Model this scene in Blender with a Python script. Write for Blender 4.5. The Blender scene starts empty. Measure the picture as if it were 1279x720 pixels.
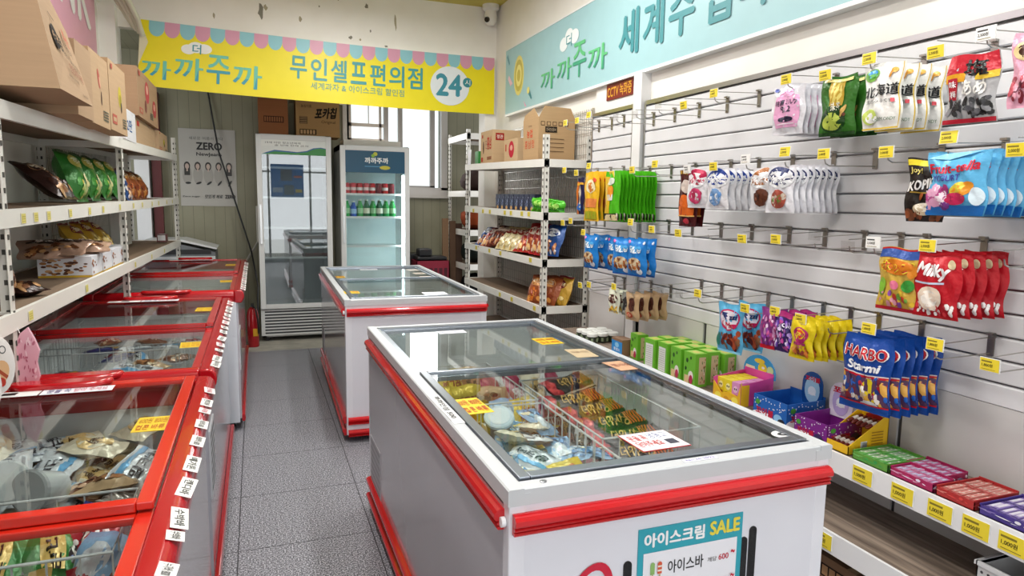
import bpy, math, random
from mathutils import Matrix, Vector
R = math.radians
sc = bpy.context.scene
C = sc.collection
rnd = random.Random(7)

# ---------------------------------------------------------------- camera
YAW, PIT, ROL, F = .3597, .1274, -.0152, 850.0
cy, sy, cp, sp, cr, sr = math.cos(YAW), math.sin(YAW), math.cos(PIT), math.sin(PIT), math.cos(ROL), math.sin(ROL)
fw = Vector((sy*cp, cy*cp, -sp)); rt = Vector((cy, -sy, 0)); dn = fw.cross(rt)
ax = cr*rt + sr*dn; ay = -(-sr*rt + cr*dn); az = -fw
cam = bpy.data.objects.new('camera', bpy.data.cameras.new('camera'))
C.objects.link(cam)
cam.matrix_world = Matrix(((ax.x, ay.x, az.x, 0), (ax.y, ay.y, az.y, 0), (ax.z, ay.z, az.z, 1.5), (0, 0, 0, 1)))
cam.data.sensor_width = 36; cam.data.lens = F/1279*36; cam.data.clip_start = .05
sc.camera = cam

# ---------------------------------------------------------------- light, world, exposure
sc.view_settings.view_transform = 'Standard'; sc.view_settings.look = 'None'
sc.view_settings.gamma = 1; sc.view_settings.exposure = 0.12; sc.view_settings.use_curve_mapping = False
w = bpy.data.worlds.new('sky'); sc.world = w; w.use_nodes = True
w.node_tree.nodes['Background'].inputs[0].default_value = (.93, .96, 1, 1)
w.node_tree.nodes['Background'].inputs[1].default_value = 1.6
sc.cycles.max_bounces = 8; sc.cycles.transparent_max_bounces = 24; sc.cycles.glossy_bounces = 4
sc.cycles.sample_clamp_indirect = 4; sc.cycles.caustics_reflective = False; sc.cycles.caustics_refractive = False
sc.cycles.use_denoising = True

def area(name, loc, rot, sx, sy_, power, col=(1, 1, 1)):
    l = bpy.data.lights.new(name, 'AREA'); l.shape = 'RECTANGLE'; l.size = sx; l.size_y = sy_; l.energy = power; l.color = col
    o = bpy.data.objects.new(name, l); C.objects.link(o); o.location = loc; o.rotation_euler = rot
    return o
area('storefront_daylight', (.6, -2.6, 1.35), (R(90), 0, 0), 3.4, 2.5, 48, (.97, .985, 1))
area('back_window_daylight', (1.65, 8.42, 2.1), (R(-90), 0, 0), 1.0, 1.0, 14, (1, .98, .97))
LAMPS = [(-.1, 1.2), (1.35, 1.2), (-.1, 3.9), (1.35, 3.9), (.8, 5.3)]
for lx, ly in LAMPS:
    area('ceiling_lamp_light', (lx, ly, 3.33), (0, 0, 0), .12, 1.2, 28, (1, .985, .955))
FZ = -.08

# ---------------------------------------------------------------- materials
def lin(h):
    if isinstance(h, tuple): return h
    h = h.lstrip('#')
    return tuple((lambda c: c/12.92 if c <= .04045 else ((c+.055)/1.055)**2.4)(int(h[i:i+2], 16)/255) for i in (0, 2, 4))
def newmat(name):
    m = bpy.data.materials.new(name); m.use_nodes = True
    return m, m.node_tree.nodes, m.node_tree.links, m.node_tree.nodes['Principled BSDF']
M = {}
def finish(name, rough, metal=0, spec=.5, bump=0, bscale=60, var=.06, coat=0):
    m, n, l, b = newmat(name)
    a = n.new('ShaderNodeAttribute'); a.attribute_name = 'Col'
    tc = n.new('ShaderNodeTexCoord'); no = n.new('ShaderNodeTexNoise'); no.inputs['Scale'].default_value = 9
    l.new(tc.outputs['Object'], no.inputs['Vector'])
    mr = n.new('ShaderNodeMapRange'); mr.inputs[3].default_value = 1-var; mr.inputs[4].default_value = 1+var
    l.new(no.outputs[0], mr.inputs[0])
    mx = n.new('ShaderNodeVectorMath'); mx.operation = 'SCALE'
    l.new(a.outputs['Color'], mx.inputs[0]); l.new(mr.outputs[0], mx.inputs['Scale'])
    l.new(mx.outputs[0], b.inputs['Base Color'])
    b.inputs['Roughness'].default_value = rough; b.inputs['Metallic'].default_value = metal
    b.inputs['Specular IOR Level'].default_value = spec; b.inputs['Coat Weight'].default_value = coat
    if bump:
        n2 = n.new('ShaderNodeTexNoise'); n2.inputs['Scale'].default_value = bscale; n2.inputs['Detail'].default_value = 3
        l.new(tc.outputs['Object'], n2.inputs['Vector'])
        bp = n.new('ShaderNodeBump'); bp.inputs['Strength'].default_value = bump; bp.inputs['Distance'].default_value = .01
        l.new(n2.outputs[0], bp.inputs['Height']); l.new(bp.outputs[0], b.inputs['Normal'])
    M[name] = m
finish('satin', .42, var=.04); finish('matte', .85, spec=.2); finish('gloss', .16, coat=.3, var=.02)
finish('foil', .28, metal=.15, bump=.35, bscale=38); finish('metal', .3, metal=1, var=.03); finish('paint', .38, spec=.4, var=.03)
finish('sheet', .12, metal=.45, var=.02)
def glass(name, tint, ior=1.45, rough=.015, extra=0):
    m, n, l, b = newmat(name); n.remove(b)
    out = n['Material Output']; t = n.new('ShaderNodeBsdfTransparent'); t.inputs[0].default_value = (*tint, 1)
    g = n.new('ShaderNodeBsdfGlossy'); g.inputs['Roughness'].default_value = rough
    f = n.new('ShaderNodeFresnel'); ge = n.new('ShaderNodeNewGeometry'); mi = n.new('ShaderNodeMapRange')
    mi.inputs[3].default_value = ior; mi.inputs[4].default_value = 1/ior; l.new(ge.outputs['Backfacing'], mi.inputs[0]); l.new(mi.outputs[0], f.inputs[0])
    mu = n.new('ShaderNodeMath'); mu.operation = 'MULTIPLY_ADD'; mu.inputs[1].default_value = .7; mu.inputs[2].default_value = extra; mu.use_clamp = True
    mix = n.new('ShaderNodeMixShader'); l.new(f.outputs[0], mu.inputs[0]); l.new(mu.outputs[0], mix.inputs[0])
    l.new(t.outputs[0], mix.inputs[1]); l.new(g.outputs[0], mix.inputs[2]); l.new(mix.outputs[0], out.inputs[0])
    M[name] = m
glass('glass', (.9, .93, .92)); glass('plastic_clear', (.93, .93, .93), 1.4, .05); glass('dark_glass', (.80, .84, .84), 1.5, .01, .1)
def emit(name, col, s):
    m, n, l, b = newmat(name); b.inputs['Emission Color'].default_value = (*lin(col), 1); b.inputs['Emission Strength'].default_value = s
    b.inputs['Base Color'].default_value = (*lin(col), 1); M[name] = m
emit('lamp', '#fff8ee', 6); emit('led', '#e6faff', 22); emit('led_sign', '#f0a020', 1.2)
def wallmat(name, c1, c2, rough=.7, scale=2.5, ribs=None, stain=0, bump=.05):
    m, n, l, b = newmat(name)
    g = n.new('ShaderNodeNewGeometry'); no = n.new('ShaderNodeTexNoise'); no.inputs['Scale'].default_value = scale; no.inputs['Detail'].default_value = 5
    l.new(g.outputs['Position'], no.inputs['Vector'])
    r = n.new('ShaderNodeValToRGB'); r.color_ramp.elements[0].position = .35; r.color_ramp.elements[1].position = .65
    r.color_ramp.elements[0].color = (*lin(c1), 1); r.color_ramp.elements[1].color = (*lin(c2), 1)
    l.new(no.outputs[0], r.inputs[0]); col = r.outputs[0]
    if stain:
        n3 = n.new('ShaderNodeTexNoise'); n3.inputs['Scale'].default_value = 5.5; n3.inputs['Detail'].default_value = 7
        mp = n.new('ShaderNodeMapping'); mp.inputs['Scale'].default_value = (1, 1, .45)
        l.new(g.outputs['Position'], mp.inputs[0]); l.new(mp.outputs[0], n3.inputs['Vector'])
        r3 = n.new('ShaderNodeValToRGB'); r3.color_ramp.elements[0].position = .735; r3.color_ramp.elements[1].position = .76
        l.new(n3.outputs[0], r3.inputs[0])
        mx = n.new('ShaderNodeMix'); mx.data_type = 'RGBA'; l.new(r3.outputs[0], mx.inputs[0]); l.new(col, mx.inputs[6]); mx.inputs[7].default_value = (*lin('#6d6a5c'), 1)
        col = mx.outputs[2]
    if ribs:
        sx = n.new('ShaderNodeSeparateXYZ'); l.new(g.outputs['Position'], sx.inputs[0])
        mm = n.new('ShaderNodeMath'); mm.operation = 'PINGPONG'; mm.inputs[1].default_value = ribs[1]/2
        l.new(sx.outputs[ribs[0]], mm.inputs[0])
        lt = n.new('ShaderNodeMath'); lt.operation = 'LESS_THAN'; lt.inputs[1].default_value = ribs[2]; l.new(mm.outputs[0], lt.inputs[0])
        mx = n.new('ShaderNodeMix'); mx.data_type = 'RGBA'; l.new(lt.outputs[0], mx.inputs[0]); l.new(col, mx.inputs[6]); mx.inputs[7].default_value = (*[v*.62 for v in lin(c1)], 1)
        col = mx.outputs[2]
    l.new(col, b.inputs['Base Color']); b.inputs['Roughness'].default_value = rough
    bp = n.new('ShaderNodeBump'); bp.inputs['Strength'].default_value = bump; l.new(no.outputs[0], bp.inputs['Height']); l.new(bp.outputs[0], b.inputs['Normal'])
    M[name] = m
wallmat('wall_white', '#efede5', '#f6f4ee', stain=0); wallmat('wall_stained', '#e4e2d6', '#eeebe0', stain=1)
wallmat('wall_olive', '#8f8c74', '#99967e', ribs=(0, .11, .0025), rough=.5); wallmat('wall_olive_side', '#8f8c74', '#99967e', ribs=(1, .11, .0025), rough=.5)
wallmat('ceiling_paint', '#dedccf', '#e6e3d8'); wallmat('ceiling_yellow', '#c9bb5a', '#d2c564'); wallmat('concrete', '#9c998f', '#b2aea2', scale=8, rough=.8, bump=.3)
wallmat('back_panel', '#cbc9c7', '#d3d1cf', rough=.4); wallmat('outdoor', '#f2e4e2', '#ffffff', scale=6)
def floor_mat():
    m, n, l, b = newmat('floor_tile')
    g = n.new('ShaderNodeNewGeometry')
    n1 = n.new('ShaderNodeTexNoise'); n1.inputs['Scale'].default_value = 150; n1.inputs['Detail'].default_value = 2; l.new(g.outputs['Position'], n1.inputs['Vector'])
    r = n.new('ShaderNodeValToRGB'); e = r.color_ramp.elements
    e[0].position = .38; e[0].color = (*lin('#46464c'), 1); e[1].position = .64; e[1].color = (*lin('#cfcfd6'), 1)
    x = r.color_ramp.elements.new(.5); x.color = (*lin('#77777e'), 1)
    l.new(n1.outputs[0], r.inputs[0])
    s = n.new('ShaderNodeSeparateXYZ'); l.new(g.outputs['Position'], s.inputs[0])
    outs = []
    for ax_, off in ((0, .475), (1, 3.115)):
        su = n.new('ShaderNodeMath'); su.operation = 'SUBTRACT'; su.inputs[1].default_value = off; l.new(s.outputs[ax_], su.inputs[0])
        pp = n.new('ShaderNodeMath'); pp.operation = 'PINGPONG'; pp.inputs[1].default_value = .2975; l.new(su.outputs[0], pp.inputs[0])
        lt = n.new('ShaderNodeMath'); lt.operation = 'LESS_THAN'; lt.inputs[1].default_value = .0026; l.new(pp.outputs[0], lt.inputs[0]); outs.append(lt)
    mx = n.new('ShaderNodeMath'); mx.operation = 'MAXIMUM'; l.new(outs[0].outputs[0], mx.inputs[0]); l.new(outs[1].outputs[0], mx.inputs[1])
    mc = n.new('ShaderNodeMix'); mc.data_type = 'RGBA'; l.new(mx.outputs[0], mc.inputs[0]); l.new(r.outputs[0], mc.inputs[6]); mc.inputs[7].default_value = (*lin('#303036'), 1)
    l.new(mc.outputs[2], b.inputs['Base Color']); b.inputs['Roughness'].default_value = .48; M['floor_tile'] = m
floor_mat()
def cardmat(name, c1, c2):
    m, n, l, b = newmat(name)
    a = n.new('ShaderNodeAttribute'); a.attribute_name = 'Col'
    tc = n.new('ShaderNodeTexCoord'); mp = n.new('ShaderNodeMapping'); mp.inputs['Scale'].default_value = (2, 2, 60)
    no = n.new('ShaderNodeTexNoise'); no.inputs['Scale'].default_value = 1.5; no.inputs['Detail'].default_value = 4
    l.new(tc.outputs['Object'], mp.inputs[0]); l.new(mp.outputs[0], no.inputs['Vector'])
    mr = n.new('ShaderNodeMapRange'); mr.inputs[3].default_value = c1; mr.inputs[4].default_value = c2; l.new(no.outputs[0], mr.inputs[0])
    v = n.new('ShaderNodeVectorMath'); v.operation = 'SCALE'; l.new(a.outputs['Color'], v.inputs[0]); l.new(mr.outputs[0], v.inputs['Scale'])
    l.new(v.outputs[0], b.inputs['Base Color']); b.inputs['Roughness'].default_value = .8; b.inputs['Specular IOR Level'].default_value = .2
    M[name] = m
cardmat('card', .9, 1.1)
def woodmat():
    m, n, l, b = newmat('wood')
    g = n.new('ShaderNodeNewGeometry'); mp = n.new('ShaderNodeMapping'); mp.inputs['Scale'].default_value = (30, 1.6, 30); l.new(g.outputs['Position'], mp.inputs[0])
    no = n.new('ShaderNodeTexNoise'); no.inputs['Scale'].default_value = 1.6; no.inputs['Detail'].default_value = 6; l.new(mp.outputs[0], no.inputs['Vector'])
    r = n.new('ShaderNodeValToRGB'); r.color_ramp.elements[0].color = (*lin('#5e5148'), 1); r.color_ramp.elements[1].color = (*lin('#9c8b7c'), 1)
    r.color_ramp.elements[0].position = .3; r.color_ramp.elements[1].position = .7
    l.new(no.outputs[0], r.inputs[0]); l.new(r.outputs[0], b.inputs['Base Color']); b.inputs['Roughness'].default_value = .5; M['wood'] = m
woodmat()

# ---------------------------------------------------------------- text outlines (cached, flat triangulated, unit box)
_tx = {}
def glyphs(s, bold=0.0, shear=0.0, res=3):
    k = (s, bold, shear)
    if k in _tx: return _tx[k]
    cu = bpy.data.curves.new('lettering', 'FONT'); cu.body = s; cu.size = 1; cu.resolution_u = res; cu.shear = shear; cu.fill_mode = 'FRONT'
    o = bpy.data.objects.new('lettering', cu); C.objects.link(o)
    dg = bpy.context.evaluated_depsgraph_get(); me = bpy.data.meshes.new_from_object(o.evaluated_get(dg))
    V = [(v.co.x, v.co.y) for v in me.vertices]; P = [tuple(p.vertices) for p in me.polygons]
    bpy.data.objects.remove(o); bpy.data.curves.remove(cu); bpy.data.meshes.remove(me)
    if V:
        sp_ = [(0, 0)] if bold <= .012 else [(-bold*.7, 0), (bold*.7, 0), (0, -bold*.6), (0, bold*.6)]
        V0, P0 = V, P; V = []; P = []
        for dx_, dy_ in sp_:
            k0 = len(V); V += [(x+dx_, y+dy_) for x, y in V0]; P += [tuple(i+k0 for i in p) for p in P0]
        x0 = min(v[0] for v in V); x1 = max(v[0] for v in V); y0 = min(v[1] for v in V); y1 = max(v[1] for v in V)
        V = [((x-x0)/max(x1-x0, 1e-6), (y-y0)/max(y1-y0, 1e-6)) for x, y in V]
    _tx[k] = (V, P, max(1, len(V)//4) if bold > .012 and V else 10**9); return _tx[k]

# ---------------------------------------------------------------- mesh builder
class MB:
    def __init__(s): s.v = []; s.f = []; s.c = []; s.m = []; s.col = (.8, .8, .8); s.fin = 'satin'; s.X = None
    def use(s, col=None, fin=None):
        if col is not None: s.col = lin(col)
        if fin: s.fin = fin
        return s
    def av(s, p):
        if s.X is not None: p = s.X @ Vector(p)
        s.v.append(tuple(p)); return len(s.v)-1
    def face(s, ids, col=None): s.f.append(tuple(ids)); s.c.append(col or s.col); s.m.append(s.fin)
    def poly(s, pts, col=None): s.face([s.av(p) for p in pts], col); return s
    def box(s, x0, y0, z0, x1, y1, z1, skip=''):
        i = [s.av(p) for p in ((x0, y0, z0), (x1, y0, z0), (x1, y1, z0), (x0, y1, z0), (x0, y0, z1), (x1, y0, z1), (x1, y1, z1), (x0, y1, z1))]
        for k, q in (('b', (3, 2, 1, 0)), ('t', (4, 5, 6, 7)), ('f', (0, 1, 5, 4)), ('r', (1, 2, 6, 5)), ('k', (2, 3, 7, 6)), ('l', (3, 0, 4, 7))):
            if k not in skip: s.face([i[j] for j in q])
        return s
    def tube(s, pts, r, n=8, caps=True):
        pts = [Vector(p) for p in pts]; rings = []
        for k, p in enumerate(pts):
            d = (pts[min(k+1, len(pts)-1)]-pts[max(k-1, 0)]).normalized()
            u = d.orthogonal().normalized() if k == 0 or abs(d.dot(u0)) > .99 else (u0-d*u0.dot(d)).normalized()
            u0 = u; w_ = d.cross(u); rr = r[k] if isinstance(r, (list, tuple)) else r
            rings.append([s.av(p+rr*(math.cos(2*math.pi*j/n)*u+math.sin(2*math.pi*j/n)*w_)) for j in range(n)])
        for a, b in zip(rings, rings[1:]):
            for j in range(n): s.face((a[j], a[(j+1) % n], b[(j+1) % n], b[j]))
        if caps: s.face(rings[0][::-1]); s.face(rings[-1])
        return s
    def prism(s, pts, axis, a, b):   # 2-D outline in the two other axes, extruded along axis
        def P(q, t):
            q = list(q); q.insert(axis, t); return tuple(q)
        A = [s.av(P(q, a)) for q in pts]; B = [s.av(P(q, b)) for q in pts]; n = len(pts)
        for j in range(n): s.face((A[j], A[(j+1) % n], B[(j+1) % n], B[j]))
        s.face(A[::-1]); s.face(B); return s
    def lathe(s, prof, c=(0, 0, 0), n=20):
        rings = [[s.av((c[0]+r*math.cos(2*math.pi*j/n), c[1]+r*math.sin(2*math.pi*j/n), c[2]+z)) for j in range(n)] for r, z in prof]
        for a, b in zip(rings, rings[1:]):
            for j in range(n): s.face((a[j], a[(j+1) % n], b[(j+1) % n], b[j]))
        s.face(rings[0][::-1]); s.face(rings[-1]); return s
    # decals on a flat frame: o = origin, ux/uy = full width/height vectors, nn = outward normal
    def frame(s, o, ux, uy, nn): s.fr = (Vector(o), Vector(ux), Vector(uy), Vector(nn)); s.lay = 0; s.S = None; return s
    def pt(s, u, v, e):
        if s.S: return s.S(u, v, e)
        o, ux, uy, nn = s.fr; return o+ux*u+uy*v+nn*e
    def layer(s): s.lay += 1; return .0006+.00025*s.lay
    def rect(s, u0, v0, u1, v1, col, n=1, m=1):
        e = s.layer(); c = lin(col)
        if s.S: n, m = max(n, int((u1-u0)*10)+1), max(m, int((v1-v0)*10)+1)
        g = [[s.av(s.pt(u0+(u1-u0)*i/n, v0+(v1-v0)*j/m, e)) for i in range(n+1)] for j in range(m+1)]
        for j in range(m):
            for i in range(n): s.face((g[j][i], g[j][i+1], g[j+1][i+1], g[j+1][i]), c)
        return s
    def ell(s, u, v, ru, rv, col, n=20, a0=0, a1=360, rot=0):
        e = s.layer(); c = lin(col); ce = s.av(s.pt(u, v, e)); prev = None
        cr_, sr_ = math.cos(R(rot)), math.sin(R(rot))
        K = n if a1-a0 >= 360 else n+1
        rings = []
        for q in (.5, 1):
            rg = []
            for j in range(K):
                t = R(a0+(a1-a0)*j/n); x, y = q*ru*math.cos(t), q*rv*math.sin(t)
                rg.append(s.av(s.pt(u+x*cr_-y*sr_, v+x*sr_+y*cr_, e)))
            rings.append(rg)
        for j in range(n):
            k = (j+1) % K
            s.face((ce, rings[0][j], rings[0][k]), c); s.face((rings[0][j], rings[1][j], rings[1][k], rings[0][k]), c)
        return s
    def shape(s, pts, col):
        e = s.layer(); s.face([s.av(s.pt(u, v, e)) for u, v in pts], lin(col)); return s
    def txt(s, t, u0, v0, u1, v1, col, bold=.02, shear=0, rot=0, up=False):
        V, P, q4 = glyphs(t, bold, shear); e = s.layer(); c = lin(col)
        cu, cv = (u0+u1)/2, (v0+v1)/2; out = []
        for n_, (x, y) in enumerate([] if s.S and hasattr(s, 'bagflag') else V):
            e_ = e+.00005*(n_//q4)
            if up: x, y = -y+1, x       # read bottom-to-top
            out.append(s.av(s.pt(u0+(u1-u0)*x, v0+(v1-v0)*y+rot*(x-.5), e_)))
        if s.S and hasattr(s, 'bagflag'):
            e0 = e
            def at(a):
                x, y = a
                if up: x, y = -y+1, x
                return s.av(s.pt(u0+(u1-u0)*x, v0+(v1-v0)*y+rot*(x-.5), e))
            def tri(a, b, d, lv):
                L_ = max(math.hypot((q[0]-r_[0])*(u1-u0), (q[1]-r_[1])*(v1-v0)) for q, r_ in ((a, b), (b, d), (d, a)))
                if lv < 2 and L_ > .09:
                    ab, bd, da = [((q[0]+r_[0])/2, (q[1]+r_[1])/2) for q, r_ in ((a, b), (b, d), (d, a))]
                    tri(a, ab, da, lv+1); tri(ab, b, bd, lv+1); tri(da, bd, d, lv+1); tri(ab, bd, da, lv+1)
                else: s.face([at(a), at(b), at(d)], c)
            for p in P:
                e = e0+.00008*(p[0]//q4)
                for k in range(1, len(p)-1): tri(V[p[0]], V[p[k]], V[p[k+1]], 0)
            return s
        for p in P: s.face([out[i] for i in p], c)
        return s
    def confetti(s, u0, v0, u1, v1, pal, k, r, seed=1, asp=.7):
        q = random.Random(seed)
        for _ in range(k):
            rr = r*q.uniform(.5, 1.2); s.lay = s.lay % 6
            s.ell(q.uniform(u0, u1), q.uniform(v0, v1), rr, rr*asp, q.choice(pal), n=7, rot=q.uniform(0, 180))
        return s
    def mesh(s, name):
        me = bpy.data.meshes.new(name); me.from_pydata(s.v, [], s.f)
        names = list(dict.fromkeys(s.m)); ix = {n: i for i, n in enumerate(names)}
        for n in names: me.materials.append(M[n])
        me.polygons.foreach_set('material_index', [ix[n] for n in s.m])
        ca = me.color_attributes.new('Col', 'FLOAT_COLOR', 'CORNER'); buf = []
        for f, c in zip(s.f, s.c): buf += [c[0], c[1], c[2], 1.0]*len(f)
        ca.data.foreach_set('color', buf); me.update(); return me
    def build(s, name, parent=None, bevel=0, smooth=False, loc=None, rot=None, recalc=True):
        me = s.mesh(name)
        if smooth:
            for p in me.polygons: p.use_smooth = True
            try: me.set_sharp_from_angle(angle=R(40))
            except Exception: pass
        o = bpy.data.objects.new(name, me); C.objects.link(o)
        if parent: o.parent = parent
        if loc: o.location = loc
        if rot: o.rotation_euler = rot
        if bevel:
            b = o.modifiers.new('bevel', 'BEVEL'); b.width = bevel; b.segments = 2; b.limit_method = 'ANGLE'; b.angle_limit = R(50)
        return o

def tag(o, label=None, cat=None, group=None, kind=None):
    for k, v in (('label', label), ('category', cat), ('group', group), ('kind', kind)):
        if v: o[k] = v
    return o
def thing(name, label, cat, loc=(0, 0, 0), rz=0, group=None):
    o = bpy.data.objects.new(name, None); o.empty_display_size = .05; C.objects.link(o); o.location = loc; o.rotation_euler = (0, 0, rz)
    return tag(o, label, cat, group)
def copy_tree(o, parent=None):
    c = o.copy(); C.objects.link(c)
    if parent: c.parent = parent
    for ch in [x for x in o.children]: copy_tree(ch, c)
    return c
def struct(o): o['kind'] = 'structure'; return o
def sbox(name, mat, *b):
    m = MB().use('#ffffff', mat); m.box(*b); return struct(m.build(name))

# ================================================================ SETTING
sbox('floor', 'floor_tile', -1.4, -2.2, FZ-.1, 2.6, 7.35, FZ)
sbox('floor_rear', 'concrete', -2.6, 7.35, FZ-.1, 4.0, 8.7, FZ-.002)
sbox('ceiling', 'ceiling_paint', -1.4, -2.2, 3.47, 2.6, 5.9, 3.55)
sbox('ceiling_rear', 'ceiling_yellow', -1.4, 5.9, 3.47, 2.6, 7.05, 3.55)
sbox('wall_left', 'wall_white', -1.32, -2.2, FZ, -1.2, 7.05, 3.47)
sbox('wall_right', 'wall_white', 2.4, -2.2, FZ, 2.52, 7.05, 3.47)
m = MB().use('#ffffff', 'wall_white').box(-1.2, 6.95, 2.95, 2.4, 7.05, 3.47).use('#7f7c70', 'matte')
for (x, z, w_, h_, sd) in ((.1, 3.2, .03, .085, 1), (.14, 3.24, .02, .03, 2), (1.066, 3.35, .02, .03, 3), (1.345, 3.23, .014, .085, 4), (.909, 3.04, .02, .02, 5), (.446, 3.165, .018, .03, 6), (.62, 3.3, .01, .012, 7), (.8, 3.38, .012, .012, 8), (1.1, 3.12, .01, .02, 9), (1.0, 3.03, .014, .014, 10), (1.25, 2.99, .02, .012, 11), (-.3, 3.12, .012, .03, 12)):
    q = random.Random(sd); m.poly([(x+w_*q.uniform(.5, 1.1)*math.cos(a*.7), 6.9485, z+h_*q.uniform(.5, 1.1)*math.sin(a*.7)) for a in range(9)], lin('#8b887c') if sd % 2 else lin('#b0a890'))
struct(m.build('wall_lintel'))
sbox('trim_1', 'wall_white', -1.2, 6.82, FZ, -1.07, 7.05, 3.1)
sbox('trim_2', 'wall_white', 2.28, 6.95, FZ, 2.4, 7.15, 2.95)
sbox('ceiling_annex', 'wall_olive', -2.6, 7.05, 3.05, 4.0, 8.6, 3.12)
sbox('wall_annex_left', 'wall_olive_side', -2.7, 7.05, FZ, -2.6, 8.6, 3.05)
sbox('wall_annex_right', 'wall_olive_side', 3.9, 7.05, FZ, 4.0, 8.6, 3.05)
# rear olive wall with a window opening
WX0, WX1, WZ0, WZ1 = 1.02, 2.2, 1.62, 2.8
m = MB().use('#ffffff', 'wall_olive')
for b in ((-2.6, 8.5, FZ, WX0, 8.6, 3.05), (WX1, 8.5, FZ, 3.9, 8.6, 3.05), (WX0, 8.5, FZ, WX1, 8.6, WZ0), (WX0, 8.5, WZ1, WX1, 8.6, 3.05)): m.box(*b)
struct(m.build('wall_back'))
# shop front behind the viewer, with a wide glazed opening
m = MB().use('#ffffff', 'wall_white')
for b in ((-1.2, -2.12, FZ, -1.0, -2.0, 3.47), (2.2, -2.12, FZ, 2.4, -2.0, 3.47), (-1.0, -2.12, 2.65, 2.2, -2.0, 3.47)): m.box(*b)
struct(m.build('wall_front'))
wf_ = struct(thing('window_2', None, None, (0, 0, 0)))
m = MB().use('#b9bcc0', 'metal')
for xx in (-1.0, .1, .28, 1.25, 2.15): m.box(xx, -2.1, FZ, xx+.05, -2.04, 2.65)
m.box(-1.0, -2.1, FZ, 2.2, -2.04, FZ+.12).box(-1.0, -2.1, 2.6, 2.2, -2.04, 2.65).box(-1.0, -2.1, 2.1, 2.2, -2.04, 2.14); m.build('window_frame', wf_)
m = MB().use('#3f86d8', 'satin').box(.36, -2.035, 1.5, 1.12, -2.03, 2.3); m.frame((1.12, -2.03, 1.5), (-.76, 0, 0), (0, 0, .8), (0, 1, 0)); m.rect(.35, .5, .7, .85, '#6d7a88'); m.rect(.3, .08, .6, .38, '#6d7a88'); m.rect(.05, .15, .26, .25, '#e0c84a'); m.rect(.64, .15, .95, .3, '#b8d0f0'); m.rect(.05, .6, .3, .66, '#e07a5a'); m.build('window_poster', wf_)
sbox('ground', 'concrete', -8, -12, FZ-.12, 8, -2.2, FZ-.02)
# window in the rear wall
wn = struct(thing('window_1', None, None, (0, 0, 0)))
def bars(name, col, fin, bs, parent, bevel=0):
    m = MB().use(col, fin)
    for b in bs: m.box(*b)
    return m.build(name, parent, bevel)
bars('window_frame', '#c9c4c0', 'paint', [(WX0, 8.44, WZ0-.06, WX1+.08, 8.52, WZ0+.03), (WX1, 8.44, WZ0, WX1+.08, 8.52, WZ1), (WX0-.02, 8.46, WZ0, WX0+.05, 8.54, WZ1), (WX0, 8.46, WZ1, WX1, 8.54, WZ1+.05)], wn)
bars('sash', '#a9a39f', 'paint', [(1.49, 8.47, WZ0, 1.545, 8.53, WZ1), (1.66, 8.45, WZ0, 1.715, 8.5, WZ1), (2.06, 8.45, WZ0, 2.12, 8.5, WZ1), (1.66, 8.45, WZ0, 2.12, 8.5, WZ0+.05)], wn)
bars('sash', '#c6bcb4', 'paint', [(1.05, 8.46, 2.36, 1.49, 8.5, 2.40), (1.05, 8.46, 2.2, 1.1, 8.49, 2.75), (1.3, 8.46, 2.4, 1.31, 8.49, 2.75), (1.43, 8.46, 2.2, 1.46, 8.49, 2.75), (1.05, 8.46, 2.15, 1.49, 8.5, 2.22)], wn)
MB().use('#f5f5f5', 'glass').box(WX0, 8.545, WZ0, WX1, 8.549, WZ1).build('pane', wn)
bars('window_sill', '#c6c0ba', 'paint', [(WX0+.1, 8.40, WZ0-.1, WX1+.12, 8.5, WZ0-.06)], wn)
# ceiling strip lamps
for i, (lx, ly) in enumerate(LAMPS):
    t = thing('ceiling_lamp', 'white strip lamp on the ceiling, %s' % ('over the front of the left freezers', 'over the near centre freezer', 'over the middle of the left freezers', 'over the far centre freezer', 'nearest the yellow banner')[i], 'lamp', (lx, ly, 3.47))
    MB().use('#f4f4f2', 'paint').prism([(-.09, 0), (.09, 0), (.06, -.05), (-.06, -.05)], 1, -.64, .64).build('housing', t)
    MB().use('#ffffff', 'lamp').box(-.05, -.6, -.075, .05, .6, -.052).build('tube', t)

# ================================================================ BANNERS AND SIGNS
# yellow banner across the opening: slightly sagging cloth on a curved surface
YB = [Vector((-.885, 6.9, 3.018)), Vector((2.36, 6.9, 2.962)), Vector((-.935, 6.88, 2.455)), Vector((2.365, 6.9, 2.395))]
def SYB(u, v, e):
    top = YB[0].lerp(YB[1], u); bot = YB[2].lerp(YB[3], u); p = bot.lerp(top, v)
    p.z -= .02*math.sin(math.pi*u)*(1); p.y += .012*math.sin(u*9+v*2)*(1-v*.6)-e; return p
m = MB().use('#f0e003', 'satin'); m.S = SYB; m.lay = 0
g = [[m.av(SYB(i/40, j/8, 0)) for i in range(41)] for j in range(9)]
for j in range(8):
    for i in range(40): m.face((g[j][i], g[j][i+1], g[j+1][i+1], g[j+1][i]))
g2 = [[m.av(SYB(i/40, j/8, -.002)) for i in range(41)] for j in range(9)]
for j in range(8):
    for i in range(40): m.face((g2[j][i], g2[j+1][i], g2[j+1][i+1], g2[j][i+1]), lin('#e8e6d8'))
NS = 26
for k in range(NS):
    c = ('#8fc9d3', '#d99cb4')[k % 2]; u0 = .02+k*.98/NS; du = .98/NS
    m.lay = 0; m.rect(u0, .9, u0+du, 1, c); m.ell(u0+du/2, .9, du/2, .13, c, n=12, a0=180, a1=360)
m.lay = 3
m.ell(.118, .63, .018, .075, '#f0f3ee'); m.ell(.137, .67, .02, .085, '#f0f3ee'); m.ell(.157, .66, .02, .075, '#f0f3ee')
m.lay = 6; m.txt('더', .128, .57, .15, .72, '#2d8f96', .02)
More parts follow.
